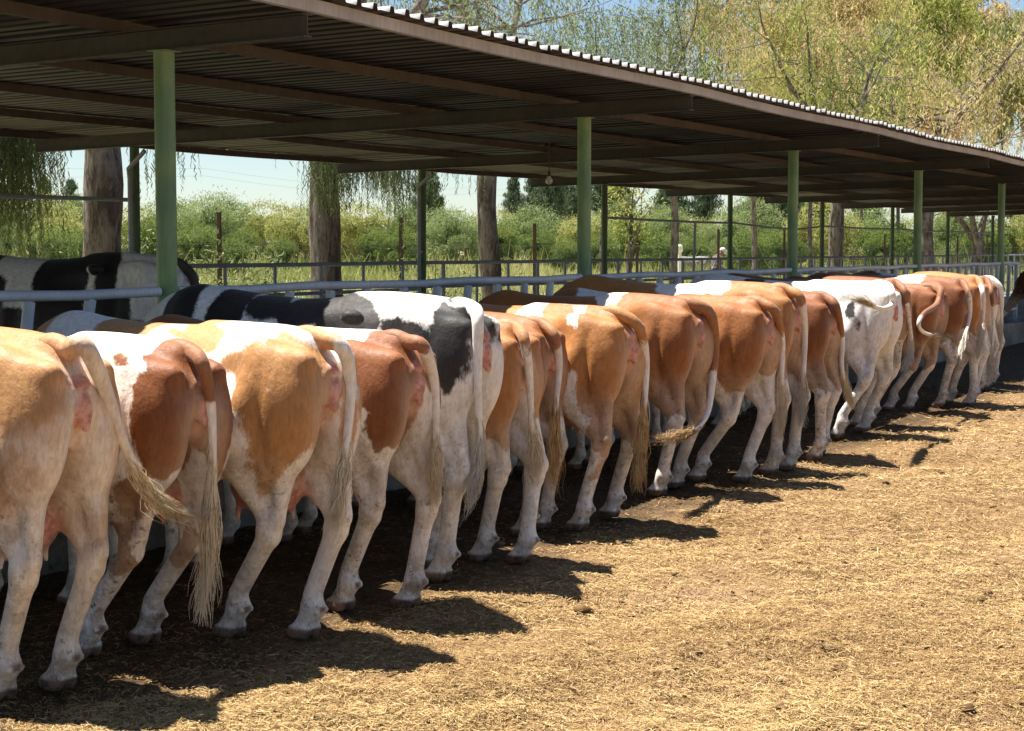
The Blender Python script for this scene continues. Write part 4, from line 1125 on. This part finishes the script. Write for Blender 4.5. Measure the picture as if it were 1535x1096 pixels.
# hanging branch of a tree beyond the left edge
x, y = at(-330, 14.6); o = weeping_tree('willow_tree', x, y, .4, 6.5, 22, 'willow with curtains of leaves hanging low at the left edge', 'leaf_blue', n_str=300, zmin=3, low=.1, crown=(1.2,1.2))
fringe(o, -120, 22, 14.6, 3.7, .9, 900, 21)
fringe(o, 10, 64, 14.9, 3.7, 1.0, 330, 23)
# tall trees further behind
gold = [(905,24,10.5,31,'leaf_blue','pale grey green weeping tree over the roof above the second front post'),
        (1010,22,11.5,32,'leaf_blue','grey green weeping tree, first one right of the tree above the second front post'),
        (1130,26,13,33,'leaf_gold','leftmost of the golden green trees over the roof, its leaves yellowing'),
        (1215,21,14,34,'leaf_gold','tall golden tree above the third front post'),
        (1290,28,16,35,'leaf_gold','tall golden tree above the white cow with black spots'),
        (1345,20,15,36,'leaf_olive','tall olive green tree above the fourth front post'),
        (1420,24,17,37,'leaf_gold','tall golden brown tree right of the olive green one'),
        (1500,21,17,38,'leaf_olive','tall olive green tree above the fifth front post'),
        (1575,22,18,39,'leaf_gold','tall golden tree at the right edge over the roof')]
for px, D, h, sd, mt, lab in gold:
    far = px >= 1200
    if far: D += 11; h *= 1.42
    x, y = at(px, D)
    weeping_tree('tall_tree', x, y, .28, h, sd, lab, mt, n_str=(950 if mt == 'leaf_blue' else 2300) if not far else 5200, leaf=(.24,.085) if far else (.12,.032), per=.11 if far else .06, crown=(6.5,5) if far else (4.2,3.5), zmin=3.6, strand=(.25,1.5))

def small_tree(px, D, seed, label):
    x, y = at(px, D); rng = random.Random(seed); o = empty('young_tree', (x, y, 0)); tag(o, label, 'tree')
    m = MB(); P = []; Dd = []; T = []
    m.tube(limb_path(rng, (0,0,-.1), (0,0,1), 2.6, 6, .07), [.10,.085,.075,.07,.06,.05,.04], 9)
    for k in range(13):
        b = limb_path(rng, (rng.gauss(0,.03), 0, 1.4+k*.1), (rng.gauss(0,.5), rng.gauss(0,.5), .9), rng.uniform(.9, 1.9), 6, .2)
        m.tube(b, [.03,.025,.018,.013,.01,.007,.004], 5, False)
        for e in b[2:]:
            for q in range(16):
                P.append(e+Vector((rng.gauss(0,.2), rng.gauss(0,.2), rng.gauss(0,.16)))); Dd.append(Vector((rng.gauss(0,1), rng.gauss(0,1), rng.gauss(-.5,.7))).normalized()); T.append(rng.random())
    m.build('trunk', M['bark'], o); n = len(P)
    leaf_cloud('crown', np.array(P), np.array(Dd), np.full(n, .10), np.full(n, .035), np.array(T), M['leaf_olive'], o)
small_tree(945, 16.2, 4, 'young tree with sparse orange leaves right of the second front post')

# shrubs: four kinds, copied
def shrub_proto(kind, mat, w, h, n, lf, seed):
    nr = np.random.default_rng(seed); o = empty(kind); cl = []
    for k in range(26):
        th = nr.uniform(0, 6.28); r = nr.uniform(0, .8)**.6*w*.5; zz = nr.uniform(.12, .88)*h*(1-.25*(r/(w*.5))**2)
        cl.append((math.cos(th)*r, math.sin(th)*r, zz, nr.uniform(.16, .30)*w*.6))
    P = []; T = []
    for (cx, cy, cz, cr) in cl:
        m = n//26; d = nr.normal(0, 1, (m,3)); d /= np.linalg.norm(d, axis=1)[:,None]; rr = cr*nr.uniform(.55, 1.12, m)**.7
        P.append(np.array([cx,cy,cz])+d*rr[:,None]*np.array([1,1,.85])); T.append(np.clip(nr.normal(.2+.6*nr.random(), .09, m), 0, 1))
    # upright sprigs break the outline
    m = n//14; th = nr.uniform(0,6.28,m); r = nr.uniform(0,1,m)**.5*w*.48; P.append(np.stack([np.cos(th)*r, np.sin(th)*r, h*(1.02-.35*(r/(w*.5))**2)+nr.gamma(1.5,.035,m)*h], 1)); T.append(nr.uniform(.4,1,m))
    P = np.concatenate(P); P[:,2] = np.maximum(P[:,2], .05); T = np.concatenate(T); k = len(P)
    D = nr.normal(0, 1, (k,3)); D[:,2] = np.abs(D[:,2])+.4; D /= np.linalg.norm(D, axis=1)[:,None]
    leaf_cloud('foliage', P, D, nr.uniform(.6,1.3,k)*lf, nr.uniform(.25,.4,k)*lf, T, M[mat], o)
    st = MB(); rg = random.Random(seed)
    for q in range(5): st.tube(limb_path(rg, (rg.gauss(0,w*.05), rg.gauss(0,w*.05), -.3), (rg.gauss(0,.4), rg.gauss(0,.4), 1), h*.8, 5, .15), [.06,.05,.04,.03,.02,.01], 5, False)
    st.build('stems', M['bark'], o)
    return o
def terr(x, y): return float(gz(np.array([x]), np.array([y]))[0])
SP = {'bright_shrub': (shrub_proto('bright_shrub', 'bush_a', 3.2, 3.0, 15000, .13, 1), 'bright green rounded shrub beyond the wire fence'),
      'grey_shrub': (shrub_proto('grey_shrub', 'bush_b', 5.0, 4.4, 22000, .14, 2), 'pale grey green bushy shrub beyond the wire fence'),
      'yellow_shrub': (shrub_proto('yellow_shrub', 'bush_c', 5.0, 4.0, 20000, .16, 3), 'yellow green bushy shrub beyond the wire fence'),
      'dark_conifer': (None, '')}
def conifer_proto(seed):
    nr = np.random.default_rng(seed); o = empty('casuarina_tree'); P = []; D = []
    h = 9.
    for k in range(110):
        z = 1.2+nr.uniform(0,1)*(h-1.2); R = 1.9*(1-(z/h)**1.6)+.25; th = nr.uniform(0,6.28); m = 75
        u = nr.uniform(.1,1,m)
        P.append(np.stack([np.cos(th)*R*u, np.sin(th)*R*u, z+u*R*.35], 1)+nr.normal(0,.16,(m,3))); d = nr.normal(0,.4,(m,3)); d[:,2] += 1; D.append(d)
    P = np.concatenate(P); D = np.concatenate(D); D /= np.linalg.norm(D, axis=1)[:,None]; n = len(P)
    leaf_cloud('foliage', P, D, nr.uniform(.25,.5,n), nr.uniform(.05,.09,n), np.clip(nr.normal(.5,.25,n),0,1), M['conifer'], o)
    m = MB(); m.tube([(0,0,-.5),(0,0,h*.9)], [.16,.03], 8); m.build('trunk', M['bark'], o); return o
SP['dark_conifer'] = (conifer_proto(7), 'dark blue green feathery tree standing far behind the shrubs')
used = set()
def plant(kind, px, Zd, s, seed, sz=1.):
    proto, lab = SP[kind]
    rg = random.Random(seed); d = ray(px, 374); p = CAM + d*Zd
    if p.y < 20: return
    if kind in used: o = copy_tree(proto)
    else: o = proto; used.add(kind)
    o.location = (p.x, p.y, terr(p.x, p.y)-.05); o.rotation_euler.z = rg.uniform(0, 6.28); o.scale = (s, s, s*sz)
    tag(o, lab, 'tree' if kind == 'dark_conifer' else 'shrub', {'bright_shrub':'bright green shrubs in the field','grey_shrub':'grey green shrubs in the field','yellow_shrub':'yellow green shrubs in the field','dark_conifer':'dark feathery trees on the skyline'}[kind])
rg = random.Random(77)
for i in range(26):       # far band
    px = -60+i*66+rg.uniform(-14,14)
    plant('grey_shrub' if (i*7) % 5 < 3 else 'yellow_shrub', px, rg.uniform(150,180), rg.uniform(1.4,1.75)*(1.05 if px < 480 else .84), i, rg.uniform(.75,.95))
for i in range(24):       # middle band
    px = -40+i*70+rg.uniform(-22,22)
    plant(['grey_shrub','bright_shrub','yellow_shrub','bright_shrub'][(i*3+i//4) % 4], px, rg.uniform(112,136), rg.uniform(.85,1.15), i+100)
for i, px in enumerate([60,105,140,300,345,430,560,600,850,905,990,1040,1120,1165,1330,1480]):
    plant('bright_shrub', px+rg.uniform(-8,8), rg.uniform(90,112), rg.uniform(.7,.95), i+200)
for i, px in enumerate([70,108,640,770,800,822,846,868,900,925,1000,1016,1060,1140,1165,1210,1225,1300,1440,1520]):
    plant('dark_conifer', px, rg.uniform(190,240), rg.uniform(1.15,1.5)*(.75 if px < 200 else 1), i+300)

# leafy plants just behind the railing
def sapling(px, D, h, seed, label):
    x, y = at(px, D); rg = random.Random(seed); o = empty('leafy_shrub', (x, y, 0)); tag(o, label, 'shrub'); m = MB(); P = []; Dd = []; T = []
    for k in range(7):
        b = limb_path(rg, (rg.gauss(0,.05), rg.gauss(0,.05), -.05), (rg.gauss(0,.3), rg.gauss(0,.3), 1), h*rg.uniform(.7,1), 7, .13)
        m.tube(b, [.02,.018,.015,.012,.01,.007,.005,.003], 5, False)
        for j, e in enumerate(b[2:]):
            for q in range(26): P.append(e+Vector((rg.gauss(0,.17), rg.gauss(0,.17), rg.gauss(0,.13)))); Dd.append(Vector((rg.gauss(0,1), rg.gauss(0,1), rg.gauss(-.2,.7))).normalized()); T.append(rg.random())
    m.build('stems', M['bark'], o); n = len(P)
    leaf_cloud('foliage', np.array(P), np.array(Dd), np.full(n, .09), np.full(n, .028), np.array(T), M['leaf_blue'], o)
sapling(383, 17.2, 1.95, 3, 'small leafy shrub behind the railing right of the first rusty fence post')
sapling(668, 17.0, 1.95, 5, 'small reddish green shrub behind the railing left of the slim grey trunk')
sapling(232, 16.6, 2.3, 6, 'small leafy shrub behind the first front post')
sapling(1265, 17.6, 1.8, 7, 'small leafy shrub in front of the tree with low hanging olive leaves')

# grass and weeds of the field
nr = np.random.default_rng(31); n = 150000
px = nr.uniform(-80, W_+80, n); Zd = 26+nr.uniform(0,1,n)**1.6*150
X = Zd*(_f.x + _r.x*(px-W_/2)/FPX); Y = Zd*(_f.y+_r.y*(px-W_/2)/FPX)
ok = (Y > 14.2)
patch = np.sin(X*.21+Y*.33)+np.sin(Y*.5-X*.11)+nr.normal(0,.5,n)
ok &= patch > -.6
X, Y, Zd, patch = X[ok], Y[ok], Zd[ok], patch[ok]; n = len(X)
zz = gz(X, Y); D = np.stack([nr.normal(0,.35,n), nr.normal(0,.35,n), np.ones(n)], 1); D /= np.linalg.norm(D, axis=1)[:,None]
L = nr.gamma(4,.05,n)*np.clip(Zd/45,1,2.2)*np.where(patch > 1.2, 1.9, 1); wdt = nr.uniform(.012,.028,n)*np.clip(Zd/45,1,3)
me = blades('grass', np.stack([X, Y, zz+L*.45], 1), D, L, wdt, np.clip(.45+.2*np.sin(X*.13-Y*.21)+nr.normal(0,.22,n),0,1), None, None, .05)
tag(link('field_grass', me, M['grass']), 'green and dry grass of the field behind the shed', 'grass', kind='stuff')

# ------------------------------------------------------------------ things in the field
def person():
    p = CAM + ray(1073, 374)*58; zt = terr(p.x, p.y)
    o = empty('person', (p.x, p.y, zt+.0), YAW-math.pi/2); tag(o, 'person in a white cap and checked shirt bending over in the field', 'person')
    # x = right in the picture, y = away, z up.  skinned skeleton
    J = {'pel':((0,0,.86),.15),'wst':((.03,0,1.05),.135),'chs':((.02,-.02,1.30),.155),'nck':((.13,-.03,1.46),.065),'hdb':((.19,-.03,1.53),.085),'hdt':((.25,-.03,1.60),.095),
         'lh':((-.09,.05,.80),.10),'lk':((-.11,-.03,.44),.07),'la':((-.13,.06,.08),.045),'lt':((-.04,-.02,.04),.035),
         'rh':((.09,-.05,.80),.10),'rk':((.13,-.09,.44),.07),'ra':((.12,0,.08),.045),'rt':((.22,-.06,.04),.035),
         'ls':((-.07,.13,1.37),.075),'le':((.03,.22,1.12),.048),'lw':((.20,.10,.98),.033),'lf':((.27,.06,.94),.03),
         'rs':((.06,-.18,1.37),.075),'re':((.16,-.24,1.10),.048),'rw':((.27,-.12,.97),.033),'rf':((.33,-.07,.93),.03)}
    E = ['pel wst','wst chs','chs nck','nck hdb','hdb hdt','pel lh','lh lk','lk la','la lt','pel rh','rh rk','rk ra','ra rt','chs ls','ls le','le lw','lw lf','chs rs','rs re','re rw','rw rf']
    k = list(J); me = bpy.data.meshes.new('person'); me.from_pydata([J[a][0] for a in k], [tuple(k.index(q) for q in e.split()) for e in E], [])
    t = NT('person_skin_and_clothes'); q = t.coord('Object'); sx = t.n('ShaderNodeSeparateXYZ'); t.l(q, sx.inputs[0])
    ch = t.n('ShaderNodeTexChecker'); t.l(q, ch.inputs[0]); ch.inputs['Scale'].default_value = 14; ch.inputs[1].default_value = (.55,.5,.52,1); ch.inputs[2].default_value = (.16,.12,.14,1)
    c = t.mix(t.ramp(sx.outputs[2], 1.0, 1.02), (.05,.04,.045), ch.outputs[0]); c = t.mix(t.ramp(sx.outputs[2], 1.44, 1.46), c, (.28,.15,.09))
    b_ = link('body', me, t.fin(c, .8), o)
    sk = b_.modifiers.new('skin', 'SKIN'); me.skin_vertices if me.skin_vertices else None
    if not me.skin_vertices:
        bpy.context.view_layer.update()
    for i, a in enumerate(k): me.skin_vertices[0].data[i].radius = (J[a][1], J[a][1])
    me.skin_vertices[0].data[0].use_root = True
    b_.modifiers.new('sub', 'SUBSURF').levels = 1; b_.modifiers['sub'].render_levels = 2
    m = MB(); c0 = Vector((.235,-.03,1.61)); ax_ = Vector((.55,0,.83)).normalized()
    m.tube([c0-ax_*.03, c0+ax_*.02, c0+ax_*.07, c0+ax_*.10, c0+ax_*.115], [.112,.115,.10,.06,.01], 14); m.build('cap', M['white_paint'], o)
    m = MB(); m.tube([c0+Vector((.05,0,-.03)), c0+Vector((.18,0,-.09))], [.085,.05], 8); m.build('cap_peak', M['white_paint'], o)
person()
p = CAM+ray(1019, 374)*70; zt = terr(p.x, p.y)
m = MB(); m.tube([(0,0,-.2),(0.01,0,.7),(-.02,0,1.25),(0.01,0,1.55)], [.09,.08,.08,.07], 10); m.tube([(.01,0,1.5),(.01,0,1.62),(.01,0,1.78),(.01,0,1.86)], [.07,.13,.12,.04], 12)
o = m.build('marker_post', M['white_paint']); o.location = (p.x, p.y, zt); tag(o, 'pale post with a rounded white top in the field left of the person', 'post')
c = dict(head_px=(1062,383), D=40, mat='grey', leg=.2, turn=-25, tailc=.9, s=1.0, res=.025, nh=30, group='cattle out in the field', label='grey cow grazing far out in the field beside the person', head=(-.05,2.6,.25))
d = ray(1062, 374); c['D'] = (d*95).y
cw = make_cow(c, 60); cw.location.z = terr(cw.location.x, cw.location.y); cw.scale = (.9,.9,.9)
def stump():
    x, y = at(940, 17.5); 
    return
# two thin power lines far behind
t = NT('wire'); WM = t.fin((.12,.12,.13), .5)
for k, z in enumerate((26.5, 24.2)):
    P = [Vector((-120+ i*30, 330, z - 3*math.sin(math.pi*((i*30) % 180)/180))) for i in range(42)]
    m = MB(); m.tube(P, .025, 4); o = m.build('power_line', WM); tag(o, ['upper', 'lower'][k]+' faint power line hanging across the sky far behind the field', 'power line')
